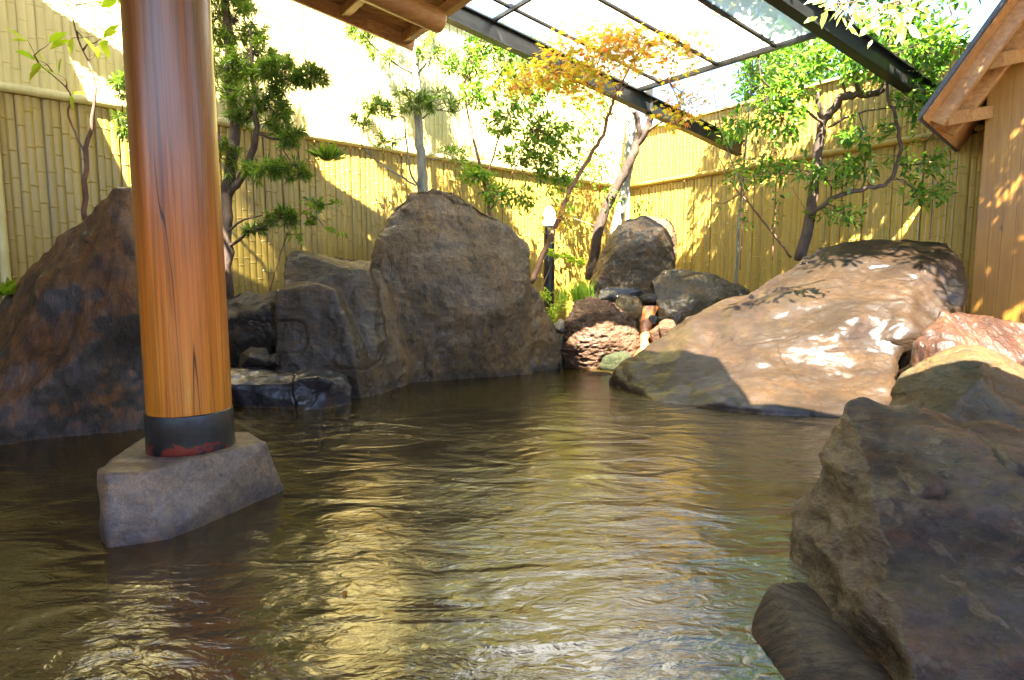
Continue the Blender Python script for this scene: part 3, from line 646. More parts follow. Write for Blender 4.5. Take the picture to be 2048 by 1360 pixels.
# small stones of the inlet
def blob(px, py, Y, rx, ry, rd, name, mat, label, seed, cat='stone', lean=0, vox=.016, sm=5, big=.012, fine=.004, group=None, sq=1.0, **kw):
    c = P(px, py, Y); sx, sz = rx / FPX * Y, ry / FPX * Y; rg = np.random.default_rng(seed); pts = []
    for i in range(26):
        u = rg.normal(0, 1, 3); u /= np.linalg.norm(u); u = np.sign(u) * np.abs(u) ** sq; u *= rg.uniform(.9, 1.05)
        x, z = u[0] * sx, u[2] * sz; pts.append(c + Vector((x * math.cos(lean) - z * math.sin(lean), u[1] * rd, x * math.sin(lean) + z * math.cos(lean))))
    return rock(name, [pts], mat, label, cat, vox=vox, smooth=sm, big=big, fine=fine, seed=seed, group=group, **kw)
blob(1122, 655, 8.3, 16, 16, .12, 'stone', R_GREY, 'small grey stone wedged in the gap right of the tall centre rock', 51)
blob(1120, 690, 8.2, 14, 24, .12, 'stone', R_GREY, 'narrow grey stone low in the gap beside the tall centre rock', 52)
blob(1117, 725, 8.15, 12, 24, .12, 'stone', R_DARK, 'dark stone at the waterline in the gap beside the tall centre rock', 53)
R_LIT = rock_mat('rock_scored', (.05, .022, .012), (.11, .06, .032), (.18, .11, .06), wet=.4, wr=.2, spec=.1, scale=2.5, stretch=(1, 1, 3), rot=(0, -.6, 0), bump=1.0, dark=(.07, .035, .02))
rock('boulder', [[(1132, 640, 8.2), (1150, 605, 8.4), (1180, 598, 8.45), (1215, 605, 8.45), (1255, 630, 8.4), (1277, 665, 8.3), (1283, 700, 8.2), (1260, 735, 'w'), (1200, 737, 'w'), (1132, 732, 'w'), (1128, 700, 8.05), (1200, 660, 7.95), (1240, 690, 7.95), (1160, 680, 7.9), (1180, 640, 8.9), (1250, 680, 8.9)]],
    R_LIT, 'sunlit scored reddish boulder at the back of the pool, beside the trickle', vox=.018, big=.02, fine=.014, fines=7, rid=.02, rids=7, strdir=(1, 1, 2.2), seed=54)
MOSS = NM('moss'); o = MOSS.coord(); n = MOSS.noise(o, 45, 6, .7); MOSS = MOSS.done(MOSS.princ(MOSS.ramp(n, [(.35, (.008, .012, .002)), (.65, (.04, .045, .008))]), .95, MOSS.bump(n, 1.0, .03)))
blob(1232, 722, 7.95, 32, 16, .14, 'moss_cushion', MOSS, 'olive green moss cushion at the foot of the scored boulder', 55, 'moss', lean=.35, big=.02, fine=.012)
c = W(1194, 748); rock('stone', [[c + Vector((math.cos(a) * .26, math.sin(a) * .13, z)) for a in np.linspace(0, 5.7, 9) for z in (-.15, .0)] + [c + Vector((0, 0, .045)), c + Vector((.1, 0, .04))]], R_LIT, 'flat pale stone just breaking the surface before the scored boulder', 'stone', vox=.015, smooth=3, big=.006, fine=.003, seed=56)
rock('boulder', [[(1185, 560, 10.0), (1215, 490, 10.0), (1238, 450, 10.0), (1255, 436, 10.1), (1300, 433, 10.1), (1338, 440, 10.1), (1347, 455, 10.1), (1347, 480, 10.0), (1344, 560, 10.0), (1350, 600, 9.9), (1180, 600, 9.7), (1230, 500, 9.6), (1310, 480, 9.6), (1320, 600, 9.6), (1190, 660, 'd', 9.7), (1350, 660, 'd', 9.8), (1290, 450, 10.6), (1280, 600, 10.7)]],
    R_TAN, 'tall upright tan rock standing in front of the far corner of the fence', vox=.028, big=.04, fine=.015, rid=.012, seed=57)
rock('boulder', [[(1302, 560, 9.2), (1325, 538, 9.3), (1370, 542, 9.3), (1430, 550, 9.2), (1480, 570, 9.1), (1520, 600, 9.0), (1530, 640, 8.9), (1420, 655, 8.6), (1350, 648, 8.6), (1310, 600, 8.8), (1400, 600, 8.6), (1340, 700, 'd', 8.7), (1520, 700, 'd', 8.8), (1400, 560, 9.8), (1500, 640, 9.7)]],
    R_OLIVE, 'broad olive brown boulder resting between the tan rock and the sunlit slab', vox=.025, big=.04, fine=.012, seed=58)
blob(1240, 596, 9.2, 56, 26, .3, 'boulder', R_BLACK, 'dark wet rounded boulder under the tall tan rock', 59, 'rock', sm=6)
blob(1254, 618, 8.75, 31, 34, .16, 'boulder', R_OLIVE, 'upright smooth brown boulder left of the orange trickle', 60, 'rock', lean=-.35, vox=.013, sm=6)
blob(1300, 600, 9.0, 26, 14, .15, 'stone', R_DARK, 'dark flat stone bridging the top of the orange trickle', 61)
blob(1307, 640, 8.6, 12, 12, .08, 'stone', R_DARK, 'small dark stone beside the orange trickle', 62, vox=.012)
blob(1325, 640, 8.55, 14, 10, .08, 'stone', R_OLIVE, 'small brown stone above the pale angular stone', 63, vox=.012)
blob(1322, 664, 8.2, 34, 20, .14, 'stone', R_LIT, 'pale angular sunlit stone right of the orange trickle', 64, lean=.45, vox=.012, sm=2, sq=.8)
blob(1388, 648, 8.2, 25, 20, .14, 'stone', R_TAN, 'smooth round tan pebble tucked behind the sunlit slab', 65, vox=.012, sm=7)
blob(1275, 690, 8.4, 9, 22, .07, 'stone', R_DARK, 'dark sliver of stone on the left bank of the trickle', 66, vox=.012)
# iron-stained trickle
m = NM('iron_stream'); n = m.noise(m.coord('Object', (6, 6, 2)), 2, 6, .6); IRON = m.done(m.princ(m.ramp(n, [(.3, (.25, .05, .01)), (.6, (.55, .20, .06)), (.75, (.8, .5, .3))]), .3, m.bump(n, .5, .02), 1, .05))
k = MB()
pl = [((1287, 612), (1318, 612), 8.75), ((1284, 630), (1308, 634), 8.65), ((1279, 655), (1303, 652), 8.5), ((1280, 680), (1298, 676), 8.3), ((1272, 704), (1300, 698), 8.15), ((1262, 722), (1300, 712), 7.95), ((1250, 738), (1290, 735), 7.85)]
vv = []
for (a, b, Y) in pl: vv += [P(*a, Y), P((a[0] + b[0]) / 2, (a[1] + b[1]) / 2 - 1, Y - .03), P(*b, Y), P(*b, Y + .3), P(*a, Y + .3)]
ff = []
for i in range(len(pl) - 1):
    for j in range(5): ff.append((i * 5 + j, i * 5 + (j + 1) % 5, (i + 1) * 5 + (j + 1) % 5, (i + 1) * 5 + j))
ff += [(4, 3, 2, 1, 0), tuple(len(vv) - 5 + j for j in range(5))]
k.add(vv, ff); tag(k.build('stream', IRON, smooth=True), 'thin iron orange trickle running down into the pool', 'water', kind='structure')

rock('boulder', [[(1600, 510, 7.6), (1640, 490, 7.7), (1740, 480, 7.7), (1830, 473, 7.6), (1900, 480, 7.3), (1918, 505, 7.0), (1932, 560, 6.6), (1925, 610, 6.3), (1850, 665, 5.9), (1800, 680, 5.8), (1830, 560, 6.4), (1700, 560, 6.7), (1560, 570, 7.1), (1500, 640, 6.8), (1600, 660, 6.3), (1790, 740, 6.0), (1560, 600, 7.8), (1800, 600, 8.2), (1900, 660, 7.6), (1830, 700, 'd', 6.8), (1500, 700, 'd', 7.4)],
    [(1225, 755, 6.75), (1250, 720, 6.9), (1330, 690, 7.1), (1390, 655, 7.25), (1410, 620, 7.4), (1450, 603, 7.5), (1530, 590, 7.5), (1600, 640, 6.6), (1700, 650, 6.2), (1790, 700, 5.9), (1780, 800, 5.45), (1222, 765, 'w'), (1260, 785, 'w'), (1310, 805, 'w'), (1400, 812, 'w'), (1520, 826, 'w'), (1640, 832, 'w'), (1740, 830, 'w'), (1400, 740, 6.1), (1520, 760, 5.7), (1500, 690, 6.4), (1640, 740, 5.75), (1420, 660, 8.0), (1700, 700, 7.4), (1780, 840, 'w')],
    [(1600, 520, 7.35), (1700, 500, 7.2), (1850, 560, 6.5), (1820, 660, 5.95), (1700, 640, 6.05), (1540, 620, 6.6), (1440, 690, 6.5), (1500, 740, 5.95), (1600, 770, 5.65), (1780, 740, 5.7), (1420, 640, 7.2), (1700, 700, 7.0)]],
    R_WET, 'huge wet sloping slab rock in full sun at the right of the pool', vox=.032, smooth=9, big=.06, bigs=1.3, fine=.014, fines=3.0, rid=.014, rids=1.6, strdir=(.8, .8, 1.6), seed=71, det=.003, crk=.012)
R_STR = rock_mat('rock_striped', (.25, .15, .08), (.40, .26, .15), (.48, .34, .2), wet=.6, wr=.2, scale=3, stretch=(4, 4, .4), bump=1.0, dark=(.08, .04, .02))
rock('boulder', [[(1862, 650, 5.3), (1880, 622, 5.4), (1905, 622, 5.5), (1960, 632, 5.6), (2048, 650, 5.4), (2100, 665, 5.4), (1835, 690, 5.2), (1828, 730, 5.2), (1900, 700, 5.0), (2100, 740, 5.0), (1830, 760, 'd', 5.3), (2100, 780, 'd', 5.1), (1920, 640, 6.1), (2080, 680, 6.2)]],
    rock_mat('rock_redbrown', (.03, .010, .005), (.06, .022, .010), (.12, .055, .022), wet=.6, wr=.14, spec=.1, scale=1.6, stretch=(2, 2, .6), bump=.8), 'red brown boulder with a furrowed end, below the wooden building wall', vox=.02, big=.02, fine=.008, rid=.014, rids=6, strdir=(2.0, 1, .3), seed=72)
rock('boulder', [[(1778, 790, 4.7), (1800, 755, 4.75), (1870, 705, 4.8), (1920, 688, 4.8), (1965, 692, 4.75), (2048, 740, 4.5), (2120, 770, 4.4), (1760, 830, 4.5), (1850, 860, 3.9), (2000, 880, 3.8), (2100, 900, 3.7), (1800, 880, 'd', 4.3), (2100, 950, 'd', 3.9), (1960, 760, 4.2), (1900, 720, 5.4), (2060, 760, 5.2)]],
    R_OLIVE, 'smooth olive brown domed boulder behind the nearest grey rock', vox=.022, smooth=5, big=.03, fine=.005, seed=73)
rock('boulder', [[(1668, 842, 2.75), (1685, 806, 2.8), (1720, 796, 2.85), (1800, 812, 2.85), (1880, 838, 2.75), (2048, 884, 2.6), (2300, 960, 2.4), (1640, 900, 2.9), (1612, 1000, 2.78), (1594, 1060, 2.68), (1583, 1150, 2.42), (1583, 1170, 'd', 2.34), (1720, 870, 2.52), (1752, 1000, 2.25), (1745, 1150, 2.08), (1735, 1250, 1.98), (1720, 1340, 1.86), (1720, 1360, 'd', 1.84),
    (2000, 930, 2.40), (2060, 1150, 1.85), (2300, 1100, 1.75), (1850, 1480, 'w'), (2150, 1540, 'w'), (2500, 1540, 'w'), (1740, 860, 3.5), (2300, 930, 3.3), (1655, 960, 'd', 3.1)],
    [(1760, 900, 2.45), (1900, 880, 2.55), (1990, 960, 2.25), (1930, 1040, 2.12), (1800, 1060, 2.12), (1850, 980, 2.1), (1850, 900, 2.8), (1950, 1100, 2.3)]],
    R_FORE, 'nearest large grey and rust boulder with a steep broken face, bottom right', vox=.018, smooth=2, big=.022, bigs=2.4, fine=.010, fines=6, rid=.022, rids=2.3, strdir=(.8, .8, 1.8), seed=74, det=.008, crk=.03)
rock('stone', [[(1540, 1170, 2.02), (1552, 1163, 2.06), (1606, 1160, 2.2), (1735, 1286, 1.86), (1740, 1330, 1.8), (1622, 1296, 1.72), (1580, 1235, 1.84), (1506, 1232, 2.0), (1502, 1268, 'w'), (1552, 1335, 'w'), (1606, 1400, 'w'), (1900, 1500, 'w'), (1850, 1330, 1.9), (1760, 1240, 'd', 2.2)]],
    R_BLOCK, 'small angular block leaning against the nearest boulder, in the bottom right of the water', 'stone', vox=.017, smooth=0, big=.004, fine=.003, seed=75, det=.003, crk=.003)

# ------------------------------------------------------------------ garden lamp
lp = P(1098, 560, 9.3); lamp = thing('garden_lamp', (lp.x, lp.y, .2), 'black post lamp with a white domed globe beside the tall centre rock', 'lamp')
BLK = plain('black_paint', (.012, .013, .016), .3, 0, .5)
zt = P(1098, 452, 9.3).z
k = MB(); k.tube([Vector((lp.x, lp.y, .2)), Vector((lp.x, lp.y, zt - .04))], .088, 20); k.tube([Vector((lp.x, lp.y, zt - .04)), Vector((lp.x, lp.y, zt))], .105, 20); k.build('post', BLK, lamp, False)
m = NM('lamp_glass'); em = m.n('ShaderNodeEmission'); em.inputs[0].default_value = (1, .93, .75, 1); em.inputs[1].default_value = .55; p_ = m.princ((.85, .82, .72), .3)
ad = m.n('ShaderNodeAddShader'); m.L(em.outputs[0], ad.inputs[0]); m.L(p_, ad.inputs[1]); LG = m.done(ad.outputs[0])
k = MB(); hh = .32; k.tube([Vector((lp.x, lp.y, zt + hh * t)) for t in (0, .1, .5, .75, .9, 1)], [.095, .10, .10, .085, .055, .012], 20); k.build('globe', LG, lamp, True)
k = MB()
for t in (.2, .42, .64): k.tube([Vector((lp.x + .104 * math.cos(a), lp.y + .104 * math.sin(a), zt + hh * t)) for a in np.linspace(0, 2 * math.pi, 25)], .004, 5, False)
k.build('guard_ring', BLK, lamp, True)

# ------------------------------------------------------------------ plants
BK_D = bark_mat('bark_dark', (.03, .018, .012), (.09, .055, .035)); BK_R = bark_mat('bark_red', (.10, .045, .025), (.20, .10, .06), 10); BK_G = bark_mat('bark_grey', (.10, .10, .085), (.24, .23, .19), 9)
LF_POD = leaf_mat('leaf_podocarpus', [(.05, .10, .016), (.09, .16, .025), (.14, .22, .035), (.20, .22, .05)], .42, .35)
LF_GRN = leaf_mat('leaf_green', [(.03, .09, .012), (.07, .16, .02), (.13, .22, .03), (.22, .30, .05)], .5)
LF_LIM = leaf_mat('leaf_lime', [(.16, .28, .02), (.28, .38, .03), (.36, .42, .05)], .6)
LF_ORG = leaf_mat('leaf_orange', [(.50, .38, .04), (.26, .32, .04), (.54, .26, .05), (.38, .36, .05), (.52, .12, .05), (.20, .28, .04), (.52, .20, .05)], .55)
LF_BG = leaf_mat('leaf_backdrop', [(.03, .10, .012), (.07, .17, .02), (.12, .24, .03), (.20, .32, .04)], .5)
tree('podocarpus_tree', 'dense podocarpus tree with tufted narrow leaves directly right of the pillar', 'tree',
    [[(452, 600, 7.0, .09), (450, 480, 7.0, .08), (452, 400, 7.0, .08), (470, 290, 7.0, .062), (462, 170, 7.0, .06), (455, 60, 7.0, .05), (450, -60, 7.0, .04)],
     [(452, 395, 7.0, .05), (490, 340, 6.9, .045), (512, 265, 6.85, .035), (506, 180, 6.8, .022), (500, 60, 6.8, .012)],
     [(478, 250, 7.0, .03), (530, 200, 6.9, .022), (565, 160, 6.8, .014), (620, 150, 6.7, .008)],
     [(510, 265, 6.85, .018), (560, 280, 6.8, .012), (600, 265, 6.8, .007)], [(450, 300, 7.0, .03), (420, 250, 6.9, .02), (340, 200, 6.8, .012), (250, 165, 6.7, .008), (235, 170, 6.7, .006)],
     [(455, 495, 7.0, .022), (500, 465, 6.8, .016), (560, 440, 6.7, .008)], [(455, 465, 7.0, .018), (480, 443, 6.9, .013), (525, 430, 6.8, .007)]],
    [(470, 40, 7.0, 60, 60, .35, 3.6), (450, 130, 7.0, 45, 50, .3, 2.2), (510, 110, 6.9, 50, 50, .3, 2.8), (560, 150, 6.8, 55, 38, .25, 2.8), (620, 155, 6.7, 35, 20, .15, 1.4), (540, 215, 6.85, 45, 35, .25, 2.0),
     (480, 210, 6.9, 40, 40, .25, 1.6), (575, 270, 6.8, 35, 22, .15, 1.2), (530, 340, 6.85, 45, 22, .2, 1.4), (590, 345, 6.8, 35, 18, .15, 1.1), (455, 320, 6.9, 20, 40, .2, .9), (560, 435, 6.7, 36, 18, .15, 1.3), (505, 455, 6.8, 20, 14, .1, .5),
     (250, 172, 6.7, 28, 22, .15, .8), (250, 250, 6.8, 16, 40, .15, .7), (430, 20, 7.0, 40, 60, .3, 1.8), (440, -90, 6.9, 70, 60, .4, 3), (360, -150, 6.7, 70, 60, .4, 3), (420, -220, 6.7, 80, 60, .45, 2.6), (330, -270, 6.3, 70, 50, .4, 2.2), (480, -250, 6.4, 70, 50, .4, 2.0), (250, -200, 6.3, 60, 50, .35, 1.4), (540, -110, 6.7, 45, 40, .3, 1.3), (400, -330, 6.0, 80, 50, .4, 2)],
    STRAP, .10, LF_POD, BK_D, 3, tw=15, per=5, tuft=8)
tree('young_magnolia_tree', 'thin bare-stemmed young tree with a few big lime leaves at the far left', 'tree',
    [[(170, 440, 5.9, .025), (172, 310, 5.9, .022), (185, 240, 5.9, .017), (190, 160, 5.9, .010), (150, 60, 5.9, .007), (138, -30, 5.9, .005)], [(172, 310, 5.9, .013), (137, 230, 5.9, .010), (140, 185, 5.9, .008), (80, 130, 5.85, .005)]],
    [(80, 90, 5.8, 30, 12, .1, .22), (95, 125, 5.8, 25, 10, .1, .25), (170, 75, 5.85, 35, 15, .15, .3), (200, 80, 5.85, 20, 15, .1, .2), (135, 165, 5.85, 15, 30, .1, .15), (200, 5, 5.9, 50, 12, .2, .35)], BROAD, .19, LF_LIM, BK_R, 5, tw=8, per=2, spread=.01)
tree('yew_tree', 'slender tree with a lichen grey blue trunk rising from behind the tall centre rock', 'tree',
    [[(846, 390, 8.4, .085), (843, 320, 8.4, .065), (836, 230, 8.4, .06), (833, 140, 8.4, .055), (832, 90, 8.4, .05), (832, -40, 8.5, .04)],
     [(833, 150, 8.4, .022), (780, 120, 8.3, .016), (745, 90, 8.25, .012), (715, 55, 8.2, .008)], [(833, 150, 8.4, .018), (860, 120, 8.3, .012), (870, 110, 8.3, .007)], [(838, 190, 8.4, .02), (800, 165, 8.3, .013), (775, 135, 8.3, .008)],
     [(836, 370, 8.35, .018), (820, 340, 8.3, .015), (808, 235, 8.2, .010)], [(832, 372, 8.3, .015), (790, 345, 8.2, .012), (745, 315, 8.1, .008)], [(842, 240, 8.4, .012), (870, 220, 8.4, .010), (910, 224, 8.4, .009), (940, 205, 8.4, .006)]],
    [(760, 215, 8.2, 45, 22, .2, 1.8), (820, 205, 8.2, 40, 20, .2, 1.4), (720, 240, 8.1, 18, 12, .1, .5), (880, 205, 8.3, 35, 28, .2, 1.3), (720, 65, 8.2, 40, 18, .2, 1.3), (760, 110, 8.25, 28, 14, .2, .6), (860, 100, 8.3, 30, 25, .2, .9), (775, 280, 8.2, 25, 16, .15, .5), (915, 310, 8.3, 26, 16, .15, .7), (830, -40, 8.4, 70, 50, .4, 3), (790, -120, 8.3, 80, 60, .4, 3), (880, -130, 8.4, 80, 60, .4, 3), (830, -210, 8.4, 80, 60, .4, 3)],
    STRAP, .12, LF_POD, BK_G, 7, tw=10, per=4, tuft=7)
tree('camellia_shrub', 'leafy glossy green shrub between the tall centre rock and the glass canopy', 'shrub',
    [[(985, 470, 8.9, .035), (975, 400, 8.9, .03), (960, 330, 8.9, .025), (945, 270, 8.9, .018), (925, 170, 8.9, .010)], [(975, 350, 8.9, .015), (1000, 270, 8.9, .012), (1040, 180, 8.9, .007)], [(980, 420, 8.9, .015), (1020, 360, 8.9, .010), (1060, 260, 9.0, .006)]],
    [(930, 120, 8.9, 50, 35, .3, 2.0), (1000, 130, 8.9, 55, 40, .35, 2.2), (960, 190, 8.8, 45, 30, .3, 1.5), (1050, 190, 9.0, 50, 40, .3, 2.0), (1010, 240, 8.9, 40, 30, .3, 1.5), (1080, 260, 9.0, 45, 40, .3, 2.0), (1030, 310, 9.0, 40, 25, .25, 1.2), (950, 350, 8.8, 40, 16, .2, 1.2), (990, 385, 8.8, 30, 25, .2, 1.2), (1080, 330, 9.0, 45, 35, .25, 1.6), (1050, 400, 9.0, 30, 25, .2, .9), (980, 70, 8.9, 50, 30, .3, 1.8), (1060, 100, 8.9, 50, 30, .3, 1.8), (1120, 150, 9.0, 50, 35, .3, 1.8), (1130, 290, 9.2, 40, 50, .3, 1.8), (1120, 370, 9.1, 30, 25, .2, 1.0)],
    BROAD, .085, LF_GRN, BK_R, 9, tw=24, per=12, spread=.035)
tree('japanese_maple', 'Japanese maple with yellow and orange leaves and a slim red trunk, centre right', 'tree',
    [[(1062, 565, 8.9, .045), (1085, 510, 8.9, .042), (1120, 430, 8.85, .038), (1140, 380, 8.8, .034), (1175, 320, 8.7, .03), (1205, 270, 8.6, .026), (1222, 215, 8.5, .022), (1235, 185, 8.4, .018), (1262, 130, 8.2, .012), (1290, 90, 8.0, .008)],
     [(1230, 195, 8.4, .011), (1160, 160, 8.2, .008), (1100, 130, 8.1, .005)], [(1235, 185, 8.4, .010), (1215, 120, 8.1, .007), (1230, 40, 7.9, .004)], [(1235, 190, 8.4, .010), (1280, 150, 8.2, .007), (1340, 165, 8.0, .005)], [(1188, 295, 8.65, .012), (1180, 240, 8.6, .008), (1120, 190, 8.4, .005)]],
    [(1150, 90, 7.9, 60, 40, .4, 1.8), (1200, 110, 7.9, 67, 47, .4, 2.0), (1230, 50, 7.8, 54, 54, .4, 1.7), (1290, 70, 7.7, 74, 47, .4, 2.2), (1270, 115, 8.0, 45, 20, .25, 1.4), (1110, 150, 8.0, 40, 16, .25, 1.4), (1050, 165, 8.0, 40, 14, .25, 1.2), (1350, 110, 7.8, 45, 25, .25, 1.1), (1370, 190, 8.0, 25, 35, .25, .7), (1160, 180, 8.2, 35, 18, .2, .8), (1370, 240, 8.1, 35, 22, .2, .7), (1130, 440, 8.7, 40, 30, .2, .45), (1160, 400, 8.7, 30, 20, .2, .3), (1100, 480, 8.8, 14, 14, .1, .2), (1390, 60, 7.6, 67, 40, .4, 1.2)],
    MAPLE, .068, LF_ORG, BK_R, 13, tw=17, per=9, spread=.15, flat=1, droop=.25)
tree('seedling_maple', 'yellow green maple sprig leaning over in front of the black lamp post', 'plant', [[(1080, 590, 8.8, .006), (1110, 520, 8.75, .005), (1150, 520, 8.7, .003)]],
    [(1115, 508, 8.7, 28, 8, .15, .9), (1150, 525, 8.65, 26, 10, .15, .8)], MAPLE, .08, LF_LIM, BK_R, 14, tw=8, per=6, spread=.03, flat=1)
tree('small_maple', 'small green maple sapling before the fence above the dark squared block', 'plant', [[(540, 585, 7.3, .008), (560, 510, 7.3, .007), (590, 440, 7.3, .005), (640, 405, 7.3, .003)]],
    [(640, 408, 7.2, 45, 10, .2, 1.0), (620, 440, 7.25, 40, 14, .2, .7), (590, 470, 7.3, 30, 16, .2, .5), (655, 470, 7.2, 35, 20, .2, .3)], MAPLE, .07, LF_GRN, BK_R, 15, tw=8, per=7, spread=.04, flat=1)
tree('crape_myrtle', 'bare smooth brown trunk leaning right and forking under the steel beam', 'tree',
    [[(1180, 560, 10.6, .10), (1200, 450, 10.5, .09), (1235, 370, 10.4, .08), (1262, 320, 10.3, .075), (1275, 285, 10.3, .07), (1298, 250, 10.2, .06), (1312, 205, 10.1, .05)], [(1272, 290, 10.3, .055), (1278, 250, 10.2, .045), (1268, 222, 10.1, .04)], [(1295, 262, 10.2, .03), (1330, 240, 10.1, .02), (1370, 250, 10.0, .01)]],
    [(1290, 415, 10.2, 25, 12, .2, .4), (1340, 240, 10.0, 30, 20, .2, .4)], BROAD, .09, LF_GRN, BK_D, 16, tw=8, per=6)
tree('grey_trunk_tree', 'pale grey trunk standing behind the leaning brown one at the fence corner', 'tree',
    [[(1205, 560, 11.3, .11), (1235, 450, 11.3, .10), (1255, 330, 11.4, .095), (1266, 220, 11.4, .09), (1275, 60, 11.4, .06), (1290, -80, 11.4, .04)]],
    [(1140, 250, 10.6, 50, 60, .5, 3.0), (1200, 330, 10.8, 50, 25, .4, 2.2), (1180, 220, 10.8, 30, 50, .4, 2.2), (1150, 340, 10.6, 50, 35, .4, 2.5), (1110, 420, 10.4, 40, 35, .4, 2.0), (1210, 400, 10.6, 35, 25, .3, 1.0), (1230, 190, 10.8, 40, 40, .4, 1.5)] + [(1260 + 60 * i, -40 - 60 * j, 9.3, 50, 40, .45, 2.2) for i in range(3) for j in range(2)], BROAD, .10, LF_GRN, BK_G, 17, tw=10, per=8)
tree('right_garden_tree', 'crooked pruned tree with a looping low branch behind the sunlit slab rock', 'tree',
    [[(1600, 520, 8.3, .085), (1618, 440, 8.3, .075), (1630, 350, 8.3, .068), (1645, 250, 8.25, .062), (1655, 232, 8.2, .06), (1685, 195, 8.1, .055), (1715, 188, 8.0, .05), (1755, 185, 7.9, .045), (1785, 150, 7.8, .035), (1800, 100, 7.7, .028), (1820, 55, 7.6, .02), (1840, 0, 7.5, .014)],
     [(1648, 240, 8.25, .045), (1638, 215, 8.2, .042), (1636, 182, 8.2, .038)], [(1645, 248, 8.2, .022), (1605, 215, 8.1, .017), (1560, 185, 8.0, .013), (1525, 160, 7.9, .010), (1518, 115, 7.9, .007)],
     [(1718, 188, 8.0, .035), (1708, 130, 7.9, .03), (1696, 65, 7.8, .026), (1690, 55, 7.8, .022)], [(1690, 192, 8.1, .016), (1680, 150, 8.0, .013), (1640, 130, 7.9, .010), (1605, 80, 7.8, .006)],
     [(1618, 430, 8.2, .035), (1660, 400, 8.0, .03), (1720, 378, 7.9, .028), (1765, 372, 7.8, .026), (1788, 345, 7.7, .024), (1800, 300, 7.6, .022), (1790, 230, 7.5, .019), (1775, 190, 7.4, .016), (1780, 60, 7.3, .010), (1785, -20, 7.2, .007)],
     [(1655, 255, 8.1, .016), (1720, 225, 7.9, .013), (1790, 215, 7.8, .010), (1820, 213, 7.8, .006)]],
    [(1560, 250, 8.0, 55, 40, .3, 1.1), (1530, 200, 8.0, 40, 40, .3, .9), (1590, 180, 8.0, 50, 45, .3, 1.0), (1470, 260, 8.2, 30, 25, .3, .6), (1650, 350, 7.9, 60, 26, .3, .8), (1560, 340, 8.0, 50, 30, .3, .6), (1730, 270, 7.8, 50, 20, .3, .7), (1730, 330, 7.9, 50, 20, .3, .7), (1850, 330, 7.6, 45, 20, .3, .7), (1830, 200, 7.4, 40, 40, .3, .9), (1500, 340, 8.1, 40, 25, .3, .5), (1680, 430, 8.0, 60, 20, .3, .5), (1740, 130, 7.6, 50, 40, .3, 1.0), (1800, 60, 7.4, 60, 50, .4, 1.6), (1880, 100, 7.2, 50, 50, .4, 1.4), (1620, 110, 7.9, 40, 30, .3, .6), (1850, 390, 7.7, 50, 20, .3, .6)] +
    [(1470 + 100 * i, -40 - 70 * j + 20 * (i % 2) - 10 * i, 8.12 - .18 * i, 65, 45, .45, 2.2) for i in range(7) for j in range(4)] + [(1400 + 80 * i, -150 - 45 * (i % 2), 6.2, 55, 40, .35, 1.8) for i in range(6)],
    BROAD, .11, LF_GRN, BK_D, 19, tw=24, per=10, spread=.05)
tree('flowering_branch', 'overhanging spray of large pale cream green leaves at the top right', 'plant', [[(1900, -60, 5.0, .012), (1800, 0, 5.1, .008), (1720, 12, 5.2, .005), (1650, 10, 5.3, .003)]],
    [(1690, 5, 5.2, 60, 16, .2, 1.2), (1760, 25, 5.1, 35, 14, .2, .6), (1830, 30, 5.0, 30, 30, .2, .6)], BROAD, .13, leaf_mat('leaf_cream', [(.45, .5, .3), (.6, .62, .42), (.3, .4, .12)], .5), BK_R, 20, tw=8, per=5)
tree('bare_branch_shrub', 'leafless dark shrub branch before the bamboo fence above the olive boulder', 'shrub',
    [[(1582, 515, 8.6, .018), (1540, 460, 8.6, .016), (1500, 410, 8.6, .013), (1470, 375, 8.6, .011), (1440, 320, 8.6, .006), (1432, 300, 8.6, .004)], [(1480, 388, 8.6, .010), (1440, 408, 8.5, .006), (1400, 385, 8.5, .004)], [(1500, 410, 8.6, .007), (1480, 370, 8.5, .005), (1465, 365, 8.5, .003)]],
    [(1440, 400, 8.5, 40, 20, .2, .3)], BROAD, .07, LF_GRN, BK_R, 21, tw=8, per=4)
for i, (px, py, Y, lab) in enumerate([(1480, 540, 9.6, 'slim sapling with pale leaves left of the bare branch shrub'), (1545, 520, 9.3, 'slim sapling between the bare branch and the crooked tree'), (1860, 480, 8.0, 'slim sapling behind the right end of the sunlit slab')]):
    tree('sapling', lab, 'plant', [[(px, py, Y, .010), (px + 8, py - 180, Y, .007), (px + 2, py - 330, Y, .004)]],
        [(px + 15, py - 100, Y, 35, 30, .25, .5), (px - 10, py - 200, Y, 40, 35, .25, .7), (px + 10, py - 290, Y, 45, 35, .25, .9)], BROAD, .08, LF_GRN, BK_R, 40 + i, tw=8, per=7, group='thin saplings by the right fence')
def grass_tuft(px, py, Y, n, hgt, name, label, mat, seed, sp=.08, tm=GRASS, lean=.35):
    rg = np.random.default_rng(seed); c = np.array(P(px, py, Y)); pos = c + rg.normal(0, sp, (n, 3)) * [1, 1, .1]; d = rg.normal(0, lean, (n, 3)); d[:, 2] = np.abs(d[:, 2]) * .3 + .9
    me = leaf_mesh(name, tm, pos, d, hgt, rg, 2.5); recentre(me, c); o = link(name, me, mat, None, Vector(c)); tag(o, label, 'plant'); return o
LF_GRASS = leaf_mat('leaf_grass', [(.12, .26, .02), (.25, .38, .04), (.35, .45, .06)], .5)
grass_tuft(1162, 605, 8.75, 260, .36, 'grass_tuft', 'tuft of bright green grass above the scored sunlit boulder', LF_GRASS, 1, .07)
grass_tuft(1130, 600, 8.8, 90, .22, 'grass_tuft', 'thin trailing grass tuft between the fern and the bright tuft', LF_GRASS, 2, .06)
